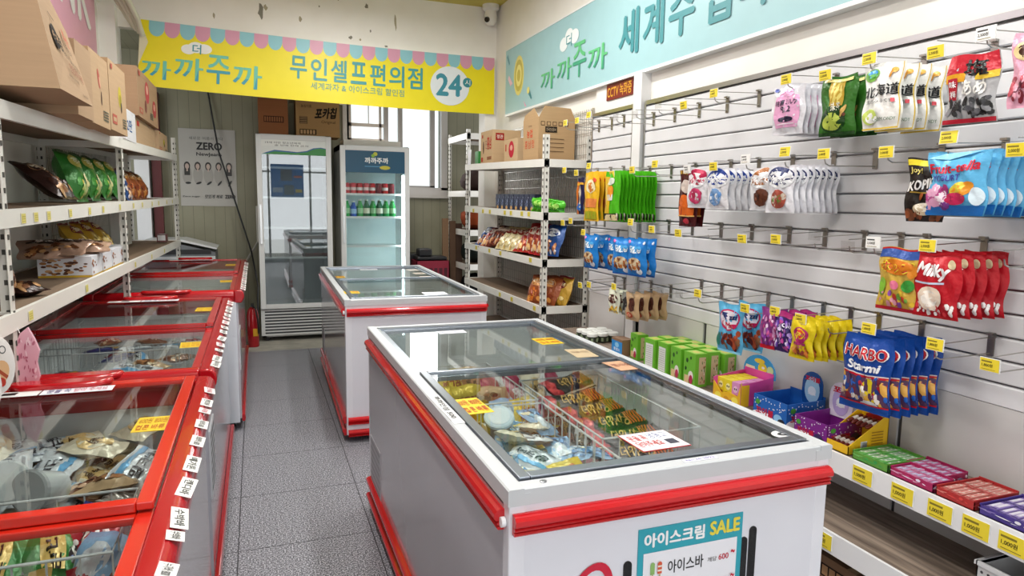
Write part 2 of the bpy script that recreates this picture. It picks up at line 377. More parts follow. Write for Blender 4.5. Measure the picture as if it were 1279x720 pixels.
def twotone(t, u0, v0, u1, v1, c1, c2, cut=.45, bold=.02):
    # the same letters in two tints, split by a wavy line
    V, P, q4 = glyphs(t, bold)
    out = []; e = m.layer()
    for n_, (x, y) in enumerate(V): out.append(m.av(m.pt(u0+(u1-u0)*x, v0+(v1-v0)*y, e+.00008*(n_//q4))))
    for p in P:
        cyy = sum(V[i][1] for i in p)/len(p); cx = sum(V[i][0] for i in p)/len(p)
        m.face([out[i] for i in p], lin(c1 if cyy > cut+.06*math.sin(cx*60) else c2))
for i, (u0, u1, v0, v1) in enumerate(((.006, .078, .12, .41), (.085, .157, .15, .5), (.165, .225, .14, .59), (.232, .308, .11, .48))): twotone('까까주까'[i], u0, v0, u1, v1, '#6cc6ae', '#3a9fb0')
m.lay = 8
for i, ch in enumerate('무인셀프편의점'): m.txt(ch, .382+i*.0567, .35+(.0), .382+i*.0567+.0465, .72, '#3f9a9c', .03)
m.txt('세계과자 & 아이스크림 할인점', .44, .2, .712, .32, '#4a9c97', .0)
m.ell(.855, .45, .062, .34, '#e6edf0', n=32); m.txt('24', .81, .27, .893, .66, '#3a8fa0', .045)
m.ell(.911, .53, .015, .085, '#2f8791', n=16); m.txt('시', .903, .48, .92, .58, '#f4f4e8', .01)
tag(m.build('banner', smooth=False), 'yellow banner with scalloped edge and teal Korean lettering hung across the opening', 'banner')
# folded-back corner
m = MB().use('#e6e2c0', 'satin').poly([(-.885, 6.865, 3.005), (-.83, 6.85, 2.82), (-.92, 6.865, 2.62)]); o = m.build('folded_corner', bpy.data.objects['banner'])

# teal banner board on the right wall
X = 2.345
m = MB().use('#a2cbd0', 'satin').box(X, .3, 2.345, 2.399, 6.5, 2.95)
m.use('#eef1f0').box(X-.004, .3, 2.325, 2.399, 6.5, 2.345).box(X-.004, .3, 2.95, 2.399, 6.5, 2.962)
m.frame((X, 6.5, 2.345), (0, -6.2, 0), (0, 0, .605), (-1, 0, 0))
def U(y): return (6.5-y)/6.2
m.ell(U(6.14), .53, .021, .3, '#e9dd7d', n=24)
for k in range(3): m.ell(U(6.14), .53, .017-.005*k, .24-.075*k, ('#c9b94e', '#f0e68c', '#c9b94e')[k], n=20)
m.shape([(U(6.47), .9), (U(6.4), .75), (U(6.38), .78), (U(6.44), .93)], '#5f9aa8'); m.shape([(U(6.43), .55), (U(6.36), .42), (U(6.3), .45), (U(6.4), .6)], '#f3c9d8')
m.shape([(U(5.9), .22), (U(5.82), .1), (U(5.8), .12), (U(5.86), .26)], '#2f7f8a'); m.ell(U(5.89), .25, .005, .05, '#e9dd7d'); m.shape([(U(6.0), .12), (U(5.96), .02), (U(5.93), .03)], '#f3a9c8')
for yy, vv in ((5.14, .66), (5.04, .74), (4.94, .7)): m.ell(U(yy), vv, .012, .09, '#eef5f5')
m.txt('더', U(5.09), .6, U(4.99), .76, '#2d8f96', .01)
for i, (ch, y0, y1, v0, v1) in enumerate((('까', 5.6, 5.3, .15, .42), ('까', 5.26, 4.98, .19, .47), ('주', 4.96, 4.73, .17, .6), ('까', 4.7, 4.4, .16, .46))):
    twotone(ch, U(y0), v0, U(y1), v1, '#5ebf7e', '#3a9f7a', .5)
for i, (ch, y0, y1) in enumerate((('세', 4.24, 3.98), ('계', 3.93, 3.69), ('수', 3.64, 3.38), ('입', 3.29, 3.06), ('과', 3.0, 2.76), ('자', 2.7, 2.46))):
    m.txt(ch, U(y0), .2, U(y1), .68, '#3b8f96', .04)
tag(m.build('banner_board'), 'long teal signboard with Korean lettering high on the right wall', 'signboard')

# pink banner on the left wall
m = MB().use('#e3a9c0', 'satin').box(-1.199, 1.2, 2.55, -1.185, 6.65, 3.4)
m.frame((-1.185, 1.2, 2.55), (0, 5.45, 0), (0, 0, .85), (1, 0, 0))
for i, (ch, c) in enumerate((('S', '#2f8f9a'), ('N', '#2f8f9a'), ('A', '#2f8f9a'), ('C', '#2f8f9a'), ('K', '#2f8f9a'), ('F', '#2f8f9a'), ('O', '#2f8f9a'), ('N', '#f2f2f2'), ('N', '#f2f2f2'), ('K', '#f2f2f2'))):
    m.txt(ch, .03+i*.095, .28, .11+i*.095, .8, c, .05)
tag(m.build('banner'), 'pink banner with teal and white letters on the upper left wall', 'banner')

# cctv notice on a white board above the far slat panel
m = MB().use('#eceae6', 'satin').box(2.37, 3.99, 2.15, 2.4, 4.6, 2.33)
m.use('#7a1d16', 'satin').box(2.362, 4.07, 2.215, 2.37, 4.43, 2.325)
m.frame((2.362, 4.43, 2.215), (0, -.36, 0), (0, 0, .11), (-1, 0, 0)); m.txt('CCTV 녹화중', .04, .12, .97, .88, '#e0a52e', .02)
tag(m.build('recording_sign'), 'small dark red CCTV recording notice under the teal signboard', 'sign')

# ================================================================ GRID OF SLAT PANELS
def slat_panel(y0, y1, label):
    t = thing('slat_panel', label, 'wall panel', (2.35, y0, 0))
    L = y1-y0; m = MB().use('#dfdfe1', 'paint'); z = .83
    for k in range(16):
        z0 = .83+k*.0805
        m.prism([(.006, z0), (.0, z0+.004), (.0, z0+.068), (.008, z0+.074), (.03, z0+.074), (.03, z0)], 1, 0, L)
    m.build('slats', t)
    MB().use('#8f8f92', 'metal').box(.02, 0, .825, .035, L, 2.125).build('backing', t)
    m = MB().use('#c6c6c8', 'metal').box(-.004, 0, 2.12, .03, L, 2.145).box(-.005, -.012, .83, .03, .004, 2.145).box(-.005, L-.004, .83, .03, L+.012, 2.145)
    m.build('edge_trim', t); return t
slat_panel(.55, 3.87, 'long white slatted wall panel along the right wall, nearest section')
slat_panel(4.03, 4.6, 'narrow white slatted wall panel beside the right-hand rack')
m = MB().use('#e6e6e6', 'paint').box(2.33, 3.9, FZ, 2.4, 4.0, 2.33); tag(m.build('upright_post'), 'white upright post between the two slatted wall panels', 'post')
# lower back panels and gondola base
t = thing('gondola_shelf', 'long low white shelf unit with wood boards under the slatted wall', 'shelf unit', (0, 0, 0))
m = MB().use('#ffffff', 'back_panel')
for a, b in ((.55, 1.88), (1.9, 2.98), (3.0, 3.14), (3.17, 3.86), (3.9, 4.02), (4.05, 4.57)): m.box(2.352, a, FZ+.1, 2.38, b, .83)
m.build('back_panel', t)
m = MB().use('#6d6d70', 'metal')
for a in (1.88, 2.98, 3.14, 3.86, 4.02): m.box(2.362, a, FZ, 2.39, a+.03, .83)
m.build('upright', t)
def shelfboard(z, xf, name, y1):
    b = MB().use('#ffffff', 'wood').box(xf+.01, .55, z-.02, 2.352, y1, z).build('shelf_board', t)
    r = MB().use('#e9e9ea', 'paint').prism([(xf, z+.004), (xf+.012, z+.004), (xf+.012, z-.075), (xf-.004, z-.075)], 1, .55, y1).build('price_rail', t); return r
shelfboard(.552, 2.065, 'upper', 4.6); shelfboard(.29, 1.965, 'base', 4.6)
MB().use('#dcdcdc', 'paint').box(2.0, .55, FZ, 2.03, 1.5, .2).build('kick_panel', t)
PAL_TAG = '#f0d93a'
def price_face(m, u0, v0, u1, v1, pr='1,000원', hand=False, base=PAL_TAG):
    w_, h_ = u1-u0, v1-v0
    m.rect(u0, v0, u1, v1, base)
    m.rect(u0+w_*.07, v0+h_*.7, u0+w_*.62, v0+h_*.82, '#8a7a2a' if not hand else '#444444'); m.txt(pr, u0+w_*.1, v0+h_*.3, u0+w_*.66, v0+h_*.6, '#2a2416', .02); m.rect(u0+w_*.1, v0+h_*.12, u0+w_*.8, v0+h_*.16, '#8a7a2a')
def rail_tag(xf, zf, y, w_=.085, h_=.058, label=None, pr='1,000원', nrm=-1):
    m = MB().use('#f2f2f0', 'satin').box(-.0015, -w_/2, -h_/2, .0015, w_/2, h_/2); m.frame((-.0015, w_/2, -h_/2), (0, -w_, 0), (0, 0, h_), (-1, 0, 0))
    price_face(m, 0, 0, 1, 1, pr); o = m.build('price_tag', loc=(xf, y, zf), rot=(0, 0, 0)); tag(o, label, 'price tag', 'yellow price tags on shelf rails'); return o
for y, lb in ((1.995, 'yellow price tag on the shelf rail, beside the near freezer corner'), (1.787, 'yellow price tag on the shelf rail below the green gum tray'), (1.621, 'yellow price tag on the shelf rail below the pink gum trays'), (1.482, 'yellow price tag on the shelf rail below the left end of the red gum tray'), (1.363, 'yellow price tag on the shelf rail below the purple gum tray'), (1.25, 'yellow price tag on the shelf rail at the near end, cut by the picture edge')):
    rail_tag(2.0605, .516, y, label=lb)
rail_tag(1.9605, .255, 1.85, label='yellow price tag on the lowest shelf rail beside the freezer')

# ================================================================ HOOKS WITH PRICE TAGS
_hookmesh = {}
def hook_mesh():
    m = MB().use('#a3a09a', 'metal').box(-.004, -.012, -.025, .004, .012, .055).box(-.016, -.012, .05, .004, .012, .058)
    return m
def make_hook(y, z, x=2.35, L=.27, tagkind='yellow', pr='1,800원', label='', gr='display hooks on the slatted wall'):
    t = thing('display_hook', label, 'hook', (x, y, z), 0, gr)
    key = 'b'
    if key not in _hookmesh: _hookmesh[key] = hook_mesh().mesh('bracket')
    o = bpy.data.objects.new('bracket', _hookmesh[key]); C.objects.link(o); o.parent = t
    k = ('w', L)
    if k not in _hookmesh:
        m = MB().use('#b5b3ae', 'metal').tube([(0, 0, -.015), (-L+.03, 0, -.02), (-L+.01, 0, -.012), (-L+.004, 0, .004)], .0026, 6)
        m.tube([(0, .0, .042), (-L, 0, .03)], .002, 6); _hookmesh[k] = m.mesh('wire')
    o = bpy.data.objects.new('wire', _hookmesh[k]); C.objects.link(o); o.parent = t
    if tagkind:
        k = ('t', tagkind, pr, L)
        if k not in _hookmesh:
            w_, h_ = (.062, .042)
            if tagkind == 'clear':
                m = MB().use('#c8c8cc', 'plastic_clear').box(-L-.003, -w_/2, 0, -L, w_/2, h_)
            else:
                m = MB().use('#f2f2f0', 'satin').box(-L-.003, -w_/2, 0, -L, w_/2, h_); m.frame((-L-.003, w_/2, 0), (0, -w_, 0), (0, 0, h_), (-1, 0, 0))
                price_face(m, .03, .04, .97, .96, pr, tagkind == 'white', PAL_TAG if tagkind == 'yellow' else '#f0efec')
            _hookmesh[k] = m.mesh('price_tag')
        o = bpy.data.objects.new('price_tag', _hookmesh[k]); C.objects.link(o); o.parent = t
        o.rotation_euler = (0, R(rnd.uniform(-6, 6)), 0)
    return t
def hk(row, y, z, kind, what, pr='1,800원', L=.27):
    c = {'yellow': 'yellow price tag', 'white': 'white handwritten price tag', 'clear': 'blank clear tag holder', None: 'no tag at all'}[kind]
    return make_hook(y, z, L=L, tagkind=kind, pr=pr, label='hook with %s, %s' % (c, what))
for y, k, w_ in ((3.77, 'clear', 'top row, empty, next to the white post'), (3.54, 'clear', 'top row, empty, second from the white post'), (3.3, 'clear', 'top row, empty, third from the white post'), (3.057, 'yellow', 'top row, empty, fourth from the white post'), (2.812, 'yellow', 'top row, empty, just left of the milk candy bags'), (2.33, 'yellow', 'top row, holding the white milk candy bags'), (2.12, 'yellow', 'top row, holding the green tea candy bags'), (1.92, 'yellow', 'top row, holding the white and yellow candy bags'), (1.66, 'yellow', 'top row, empty, left of the red plum candy bag'), (1.5, 'white', 'top row, holding the red plum candy bag'), (1.34, 'yellow', 'top row, holding the pink bag at the picture edge')):
    hk(1, y, 2.005, k, w_, '2,500원')
for y, k, w_ in ((3.79, 'yellow', 'second row, over the left of the green snack bars'), (3.55, 'yellow', 'second row, beside the white post'), (3.31, 'yellow', 'second row, empty, right of the green snack bars'), (3.0, 'white', 'second row, holding the maroon snack bars'), (2.785, 'yellow', 'second row, over the red and blue mint bags'), (2.557, 'white', 'second row, right of the blue mint bags'), (2.314, 'yellow', 'second row, over the coffee candy bags'), (2.1, 'yellow', 'second row, right of the white herb candy bags'), (1.816, 'yellow', 'second row, empty, above the white tag'), (1.59, 'yellow', 'second row, over the sky blue fruit candy bags'), (1.373, 'yellow', 'second row, over the end of the fruit candy bags')):
    hk(2, y, 1.675, k, w_, '2,000원')
for y, k, w_ in ((3.55, 'yellow', 'third row, left of the blue cereal bags'), (3.311, 'yellow', 'third row, over the right-hand blue cereal bags'), (3.053, 'yellow', 'third row, empty, below the maroon bars'), (2.807, None, 'third row, empty, below the blue mint bags'), (2.547, 'yellow', 'third row, empty, below the coffee candy bags'), (2.331, 'yellow', 'third row, empty, fifth from the blue cereal bags'), (2.12, 'clear', 'third row, empty, below the herb candy bags'), (1.95, 'clear', 'third row, empty, with a tilted holder'), (1.84, 'white', 'third row, left of the striped candy bag'), (1.627, 'yellow', 'third row, holding the red milk candy bags'), (1.38, 'clear', 'third row, empty, at the right picture edge')):
    hk(3, y, 1.345, k, w_, '3,500원')
for y, k, w_ in ((3.72, 'yellow', 'fourth row, holding the pale snack pouches'), (3.5, 'clear', 'fourth row, holding the kraft pouches'), (3.2, 'clear', 'fourth row, empty, right of the kraft pouches'), (3.02, 'clear', 'fourth row, empty, second from the kraft pouches'), (2.86, 'yellow', 'fourth row, empty, below the mint bags'), (2.66, 'clear', 'fourth row, left of the blue jelly bags'), (2.5, 'yellow', 'fourth row, holding the blue jelly bags'), (2.31, 'yellow', 'fourth row, holding the purple candy bags'), (2.16, 'yellow', 'fourth row, holding the yellow lollipop bags'), (2.02, 'clear', 'fourth row, over the end of the yellow lollipop bags'), (1.83, 'yellow', 'fourth row, holding the blue gummy bags'), (1.568, 'yellow', 'fourth row, at the end of the blue gummy bags'), (1.384, 'yellow', 'fourth row, empty, nearest the right picture edge')):
    hk(4, y, 1.02 if y < 3.3 else .955, k, w_)
for y, z, w_ in ((4.5, 2.03, 'top, nearest the rack'), (4.31, 2.03, 'top, in the middle'), (4.14, 2.03, 'top, beside the post')):
    make_hook(y, z, tagkind='yellow', label='hook with yellow tag on the narrow panel, %s' % w_)
for y, z, w_ in ((4.5, 1.69, 'over the dark blue bars'), (4.3, 1.69, 'between the dark blue and yellow bars'), (4.12, 1.69, 'over the yellow bars'), (4.5, 1.35, 'in front of the rack shelf, left one'), (4.37, 1.35, 'in front of the rack shelf, right one'), (4.17, 1.26, 'over the left blue cereal bags'), (4.19, .93, 'low, beside the rack post'), (4.06, .93, 'low, above the white jars')):
    make_hook(y, z, tagkind='yellow', label='hook with yellow tag on the narrow panel, %s' % w_)

# ================================================================ BAGS
def bag_mb(w_, h_, t_, base, design, fin='foil', nx=16, ny=22, seed=1, crimp=.05, back=None, droop=.0, hole=True):
    """soft pouch: top edge at z=0, hangs to z=-h, front faces -y"""
    q = random.Random(seed); ph = [q.uniform(0, 6) for _ in range(6)]
    def thick(u, v):
        a = max(0, 1-abs(2*u-1)**3); vv = min(max((v-crimp)/(1-2*crimp), 0), 1); b = max(0, 1-abs(2*vv-1)**4)
        return a*b
    def S(u, v, e, side=-1):
        k = thick(u, v); wr = .0035*math.sin(u*13+ph[0]+v*5)*math.sin(v*11+ph[1])+.002*math.sin(u*29+v*17+ph[2])
        edge = .006*math.sin(v*9+ph[3])*(2*u-1)
        return Vector(((u-.5)*w_*(1-.06*k)+edge, side*(t_/2*k+e)+wr*(.4+k)+droop*(1-v)**2, (v-1)*h_+.004*math.sin(u*7+ph[4])*v))
    m = MB().use(base, fin)
    for side, bc in ((-1, None), (1, lin(back or base))):
        g = [[m.av(S(i/nx, j/ny, .0004, side)) for i in range(nx+1)] for j in range(ny+1)]
        for j in range(ny):
            for i in range(nx):
                ids = (g[j][i], g[j][i+1], g[j+1][i+1], g[j+1][i])
                m.face(ids if side < 0 else ids[::-1], bc)
    m.S = lambda u, v, e: S(min(max(u, .012), .988), min(max(v, .006), .994), e*1.8+.0012); m.lay = 0; m.bagflag = 1
    design(m); m.S = None
    return m
BAGS = {}
def bag(key, name, *a, **k):
    me = bag_mb(*a, **k).mesh(name); me.polygons.foreach_set('use_smooth', [True]*len(me.polygons)); BAGS[key] = (name, me)
def put(key, loc, rz=-90, label='', cat='bag', group=None, tilt=0, roll=0, name=None, sc_=1):
    nm, me = BAGS[key]; o = bpy.data.objects.new(name or nm, me); C.objects.link(o)
    o.rotation_mode = 'XYZ'
    mat = Matrix.Rotation(R(rz), 4, 'Z') @ Matrix.Rotation(R(roll), 4, 'Y') @ Matrix.Rotation(R(tilt), 4, 'X')
    o.matrix_world = Matrix.Translation(loc) @ mat @ Matrix.Scale(sc_, 4)
    return tag(o, label, cat, group)
for me_ in []: pass
def d_milk(m):
    m.rect(.12, .14, .88, .78, '#e7a9cf'); m.ell(.5, .8, .25, .06, '#e7a9cf'); m.shape([(.3, .84), (.7, .84), (.7, .89), (.3, .89)], '#d98ac0')
    m.ell(.12, .93, .08, .04, '#4a5aa8'); m.txt('特濃ミルク', .16, .58, .84, .7, '#2c2440', .03); m.txt('8.2', .32, .44, .66, .56, '#2c2440', .04)
    m.ell(.5, .3, .25, .055, '#2c2440'); m.rect(.2, .2, .8, .22, '#f4e4ee')
bag('milk', 'candy_bag', .165, .205, .03, '#dedee4', d_milk, seed=3)
def d_matcha(m):
    m.rect(0, .0, 1, .06, '#123a12'); m.ell(.42, .28, .4, .22, '#0e3a10'); m.ell(.42, .24, .3, .15, '#a8b84a'); m.rect(.3, .5, .72, .95, '#b8962e'); m.rect(.36, .55, .66, .9, '#d8c86a')
    m.txt('抹茶', .36, .42, .68, .56, '#f2f0dc', .04); m.ell(.75, .4, .14, .05, '#c9a45a', rot=40); m.ell(.8, .34, .04, .03, '#5a2a14'); m.rect(.1, .9, .9, .95, '#e9d889')
bag('matcha', 'candy_bag', .155, .225, .035, '#2f6a1e', d_matcha, seed=4)
def d_hokk(m):
    m.ell(.22, .84, .2, .1, '#7ab648'); m.ell(.24, .86, .14, .06, '#2f86c8'); m.ell(.24, .82, .17, .04, '#4a9a3a'); m.txt('北海道', .03, .5, .98, .68, '#16181c', .03, rot=.04)
    m.txt('濃厚みるく飴', .1, .4, .86, .46, '#3a3a3a', .0); m.ell(.8, .88, .07, .04, '#d8a040'); m.ell(.74, .82, .06, .03, '#c88a30', rot=60); m.ell(.25, .2, .2, .12, '#c6d96a'); m.ell(.3, .18, .15, .08, '#f4f4f0')
    m.txt('CREAM CANDY', .35, .13, .9, .18, '#3a6a3a', .0); m.rect(0, 0, 1, .03, '#d8b83a'); m.rect(.97, .03, 1, 1, '#d8b83a'); m.rect(.82, .4, .9, .46, '#c03040')
bag('hokkaido', 'candy_bag', .15, .23, .03, '#f2f2ee', d_hokk, seed=5)
def d_ume(m):
    m.rect(0, .72, 1, 1, '#b81428'); m.rect(.0, .6, .4, .72, '#e0a020'); m.rect(.6, .62, 1, .72, '#e8c23a'); m.rect(0, 0, 1, .07, '#a8142a')
    m.rect(.06, .34, .24, .66, '#a8142a'); m.txt('味', .08, .52, .22, .62, '#f2e8e8', .03); m.txt('梅', .08, .38, .22, .48, '#f2e8e8', .03)
    m.confetti(.08, .1, .95, .36, ['#3a3a3e', '#55555a', '#2a2a2c', '#8a8a8e', '#1c1c1e'], 46, .075, 3, .55)
    m.txt('塩', .36, .68, .82, .92, '#141414', .05); m.txt('あめ', .34, .4, .84, .62, '#f4f2ec', .05)
bag('ume', 'candy_bag', .15, .21, .03, '#b9b9bb', d_ume, seed=6)
def d_pink(m):
    m.ell(.3, .75, .25, .13, '#f0d9a0'); m.ell(.3, .75, .17, .09, '#4a2a20'); m.confetti(.05, .1, .95, .45, ['#8a2a3a', '#c04a5a', '#5a1a2a', '#e0a0b0'], 40, .08, 2)
bag('pinkbag', 'candy_bag', .13, .215, .03, '#e6a9c0', d_pink, seed=7)
def d_maroon(m):
    for k in range(8): m.rect(.05+k*.115, .93, .11+k*.115, .99, '#c9a03a')
    m.ell(.45, .72, .33, .12, '#d8c8c0'); m.ell(.4, .45, .3, .12, '#d8641e'); m.rect(.1, .2, .9, .36, '#d8641e'); m.rect(.5, .2, .53, .36, '#8a2a14'); m.rect(.25, .2, .28, .36, '#8a2a14'); m.ell(.55, .1, .2, .05, '#b02a3a'); m.rect(.05, .18, .95, .2, '#f0c070')
bag('maroon', 'snack_bar', .15, .29, .02, '#4a1418', d_maroon, seed=8, crimp=.02)
def d_mint(c1, c2, ps):
    def d(m):
        m.ell(.5, .78, .46, .2, c1); m.ell(.5, .7, .48, .18, '#e9ebee'); m.txt('Mentos', .06, .62, .94, .8, '#f8f8fa', .05, .3, rot=.05); m.txt('Mentos', .08, .615, .92, .77, c1, .0, .3, rot=.05)
        m.ell(.5, .3, .3, .2, c2); m.confetti(.28, .18, .72, .42, ps, 16, .1, 4); m.rect(0, 0, 1, .03, '#d8d8dc')
    return d
bag('mint_red', 'candy_bag', .15, .2, .03, '#e4e4e8', d_mint('#b81a4a', '#c83a6a', ['#c8304a', '#e8e8ea', '#a8284a', '#6a8a3a']), seed=9)
bag('mint_blue', 'candy_bag', .15, .2, .03, '#e4e4e8', d_mint('#1c3f94', '#7aa0d0', ['#b8c8e0', '#e8e8ea', '#5a8ac0', '#d8e4f0']), seed=10)
bag('mint_choc', 'candy_bag', .143, .19, .03, '#e4e4e8', d_mint('#a86a3a', '#5a2e1c', ['#4a2214', '#6a3a22', '#3a1a10', '#e8d8c0']), seed=11)
bag('mint_herb', 'candy_bag', .138, .2, .03, '#e4e4ea', d_mint('#1e2a5e', '#a04a3a', ['#8a2a24', '#5a7a2e', '#c8b8a8', '#d86a4a']), seed=12)
def d_coffee(m):
    m.rect(0, .88, 1, .97, '#e0cc2a'); m.txt('KOPIKO', .02, .52, .98, .68, '#e8e4e0', .05, rot=.12); m.txt("Joy!", .05, .74, .4, .85, '#d8c86a', .02); m.rect(.1, .45, .8, .47, '#9a7a2a'); m.ell(.5, .2, .28, .1, '#cdbb9c', n=24); m.ell(.5, .23, .22, .07, '#f0e8d8'); m.ell(.42, .4, .07, .04, '#a0521e', rot=50)
    m.confetti(.05, .04, .95, .14, ['#6a3a22', '#8a4a2a', '#3a1a10'], 14, .1, 5)
bag('coffee', 'candy_bag', .12, .21, .03, '#1c1412', d_coffee, seed=13)
def d_fruit(m):
    m.shape([(.0, .9), (.3, 1), (.9, 1), (.4, .9)], '#8fd0ee'); m.txt('Fruit-tella', .04, .68, .92, .84, '#d2203a', .05, rot=.05); m.txt('YOGURT', .1, .55, .62, .65, '#4a3a9a', .04, rot=.03)
    m.rect(0, .0, 1, .16, '#1f6fbf'); m.confetti(.02, .15, .4, .45, ['#d05aa0', '#e8a8cc', '#f0e0ea', '#b03a80', '#7a3a8a'], 22, .1, 6); m.ell(.66, .4, .22, .1, '#e8962a', rot=25); m.ell(.6, .44, .14, .08, '#d8c23a', rot=25); m.ell(.56, .27, .18, .1, '#c8285a'); m.confetti(.4, .18, .72, .34, ['#e04a7a', '#a81a4a', '#d0305f'], 18, .04, 7, 1)
    m.ell(.88, .3, .1, .14, '#dcecf6')
bag('fruit', 'candy_bag', .19, .2, .045, '#5fb4e2', d_fruit, seed=14)
def d_pop(m):
    m.rect(0, .84, 1, .97, '#2a4f9a'); m.rect(0, .97, 1, 1, '#c81e2a'); m.ell(.5, .7, .4, .12, '#d87a1a'); m.txt('ポップ', .12, .6, .88, .8, '#f4e03a', .08); m.txt('ポップ', .14, .62, .86, .78, '#c8202a', .02)
    m.ell(.12, .4, .1, .12, '#8ac23a'); m.ell(.82, .42, .15, .1, '#3a9a3a'); m.ell(.5, .42, .12, .07, '#e87a9a'); m.ell(.88, .64, .1, .1, '#e08a2a'); m.confetti(.1, .1, .9, .3, ['#e8c23a', '#c83a2a', '#8a4aa0', '#e8a0b0', '#6a9a3a'], 30, .06, 8, 1); m.rect(0, 0, 1, .06, '#a8162a')
bag('pop', 'candy_bag', .15, .22, .035, '#d8b24a', d_pop, seed=15)
def d_milky(m):
    m.txt('Milky', .04, .58, .82, .84, '#f6f2f2', .07, .25, rot=-.06); m.rect(.05, .52, .7, .55, '#c8d4ea'); m.ell(.84, .82, .08, .07, '#e0d0a8'); m.ell(.4, .3, .3, .19, '#f0dcc8'); m.ell(.4, .3, .22, .13, '#fbf4ea')
    m.confetti(.06, .06, .98, .2, ['#f4ece8', '#e8d8d0', '#d83a44', '#f8f4f2'], 22, .05, 9, 1); m.rect(0, 0, 1, .04, '#a0101c'); m.rect(0, .96, 1, 1, '#b01420')
bag('milky', 'candy_bag', .15, .215, .035, '#bf1626', d_milky, seed=16)
def d_yel(m):
    m.ell(.5, .7, .3, .14, '#f4e9c0'); m.ell(.5, .68, .2, .1, '#c8762a'); m.rect(.08, .28, .92, .46, '#e88a4a'); m.rect(.1, .04, .9, .2, '#a8b82a'); m.ell(.75, .84, .12, .05, '#d84a2a')
    for k in range(7): m.rect(.12+k*.12, .04, .15+k*.12, .22, '#c8a82a')
bag('yellowbar', 'snack_bar', .17, .32, .02, '#eebc2a', d_yel, seed=17, crimp=.02)
def d_grn(m):
    m.rect(0, .0, .35, .9, '#e2b82a'); m.ell(.45, .8, .25, .07, '#dfe9d8'); m.ell(.45, .6, .2, .12, '#e8962a'); m.rect(.2, .42, .6, .54, '#e6e6e0'); m.rect(0, .04, 1, .16, '#1c1a14'); m.rect(.1, .02, .9, .14, '#e4d2a0'); m.confetti(.1, .04, .9, .12, ['#2a1c14', '#d87a2a', '#e8e0d0'], 16, .06, 10)
bag('greenbar', 'snack_bar', .16, .31, .018, '#4fb81e', d_grn, seed=18, crimp=.02)
def d_dk(m):
    m.rect(.1, .0, .4, .9, '#d8782a'); m.rect(.55, .1, .7, .8, '#c8c0b0'); m.ell(.5, .2, .35, .1, '#2a6ac0'); m.rect(0, .8, 1, .86, '#d8a02a')
bag('darkbar', 'snack_bar', .1, .25, .018, '#24204a', d_dk, seed=19, crimp=.02)
def d_cer(m):
    m.ell(.5, .72, .36, .1, '#4aa8e8'); m.txt('Blue', .16, .62, .84, .8, '#eef6fa', .05, .2); m.ell(.5, .34, .34, .17, '#d8c8a8'); m.confetti(.2, .2, .8, .46, ['#a8622a', '#c88a4a', '#8a4a22', '#e0b880', '#6a3a1c'], 34, .07, 11); m.ell(.74, .14, .12, .08, '#e8ecf4'); m.ell(.14, .9, .06, .04, '#d060a0'); m.ell(.88, .88, .05, .04, '#e8f0f8'); m.rect(0, 0, 1, .04, '#1250a0')
bag('cereal', 'cereal_bag', .17, .225, .05, '#1f7fd0', d_cer, seed=20)
def d_pou(m):
    m.ell(.5, .62, .4, .2, '#4a1c14'); m.txt('초코팝', .2, .54, .8, .72, '#e8dcc8', .03); m.confetti(.12, .06, .9, .3, ['#e0b020', '#f0d060', '#c88a18'], 20, .09, 12)
bag('pouch', 'snack_pouch', .12, .15, .03, '#dfe2cc', d_pou, seed=21, fin='satin')
def d_kraft(m):
    m.ell(.55, .6, .24, .26, '#4a2014', rot=20); m.ell(.4, .2, .22, .11, '#b84a2a'); m.ell(.4, .2, .12, .06, '#e0b090')
bag('kraft', 'snack_pouch', .12, .165, .03, '#b99a74', d_kraft, seed=22, fin='satin')
def d_dpou(m): m.ell(.5, .5, .35, .3, '#2c2c2c'); m.confetti(.2, .1, .8, .3, ['#c8c8c0', '#5a3a2a'], 10, .08, 12)
bag('darkpouch', 'snack_pouch', .1, .15, .03, '#8f9088', d_dpou, seed=23, fin='satin')
def d_jel(m):
    m.ell(.5, .68, .42, .22, '#c8205a'); m.ell(.5, .68, .37, .19, '#e9e4ee'); m.txt('톡 zzi', .18, .68, .84, .82, '#1c2f6a', .07); m.txt('UMe', .22, .52, .74, .64, '#c0203a', .05)
    m.confetti(.12, .1, .9, .42, ['#7a2a1c', '#a84a2a', '#5a1a14', '#8a5a3a'], 26, .09, 13); m.ell(.1, .25, .08, .14, '#2a7a6a'); m.rect(0, 0, 1, .05, '#8fd4f0')
bag('jelly', 'jelly_bag', .15, .235, .03, '#5fb6e0', d_jel, seed=24)
def d_pur(m): m.rect(0, .86, 1, 1, '#a0206a'); m.confetti(.05, .1, .95, .78, ['#b090d8', '#e0d0f0', '#c04a9a', '#7a4ac0', '#3a2a6a', '#d8b8e8'], 60, .08, 14); m.txt('Puccho', .1, .62, .9, .76, '#f0e8f8', .04)
bag('purple', 'candy_bag', .1, .175, .03, '#3c2468', d_pur, seed=25)
def d_pnk(m): m.confetti(.05, .1, .95, .85, ['#d89ac8', '#c04a8a', '#8a3a9a', '#e8c8e0'], 40, .09, 15); m.rect(0, 0, 1, .1, '#c8142a')
bag('pinkpurple', 'candy_bag', .09, .18, .02, '#8a3a84', d_pnk, seed=26)
def d_chu(m):
    m.ell(.5, .6, .3, .2, '#b02a6a'); m.ell(.5, .64, .2, .13, '#f0c020'); m.ell(.5, .64, .15, .1, '#d8302a'); m.txt('Chu', .36, .6, .64, .69, '#f8e84a', .05); m.rect(.2, .36, .8, .42, '#a02a6a'); m.confetti(.15, .14, .85, .34, ['#c8702a', '#a84a3a', '#d89a4a', '#8a3a2a'], 24, .08, 16); m.rect(0, 0, 1, .1, '#e8d010')
bag('chupa', 'candy_bag', .115, .17, .03, '#e6ce1c', d_chu, seed=27)
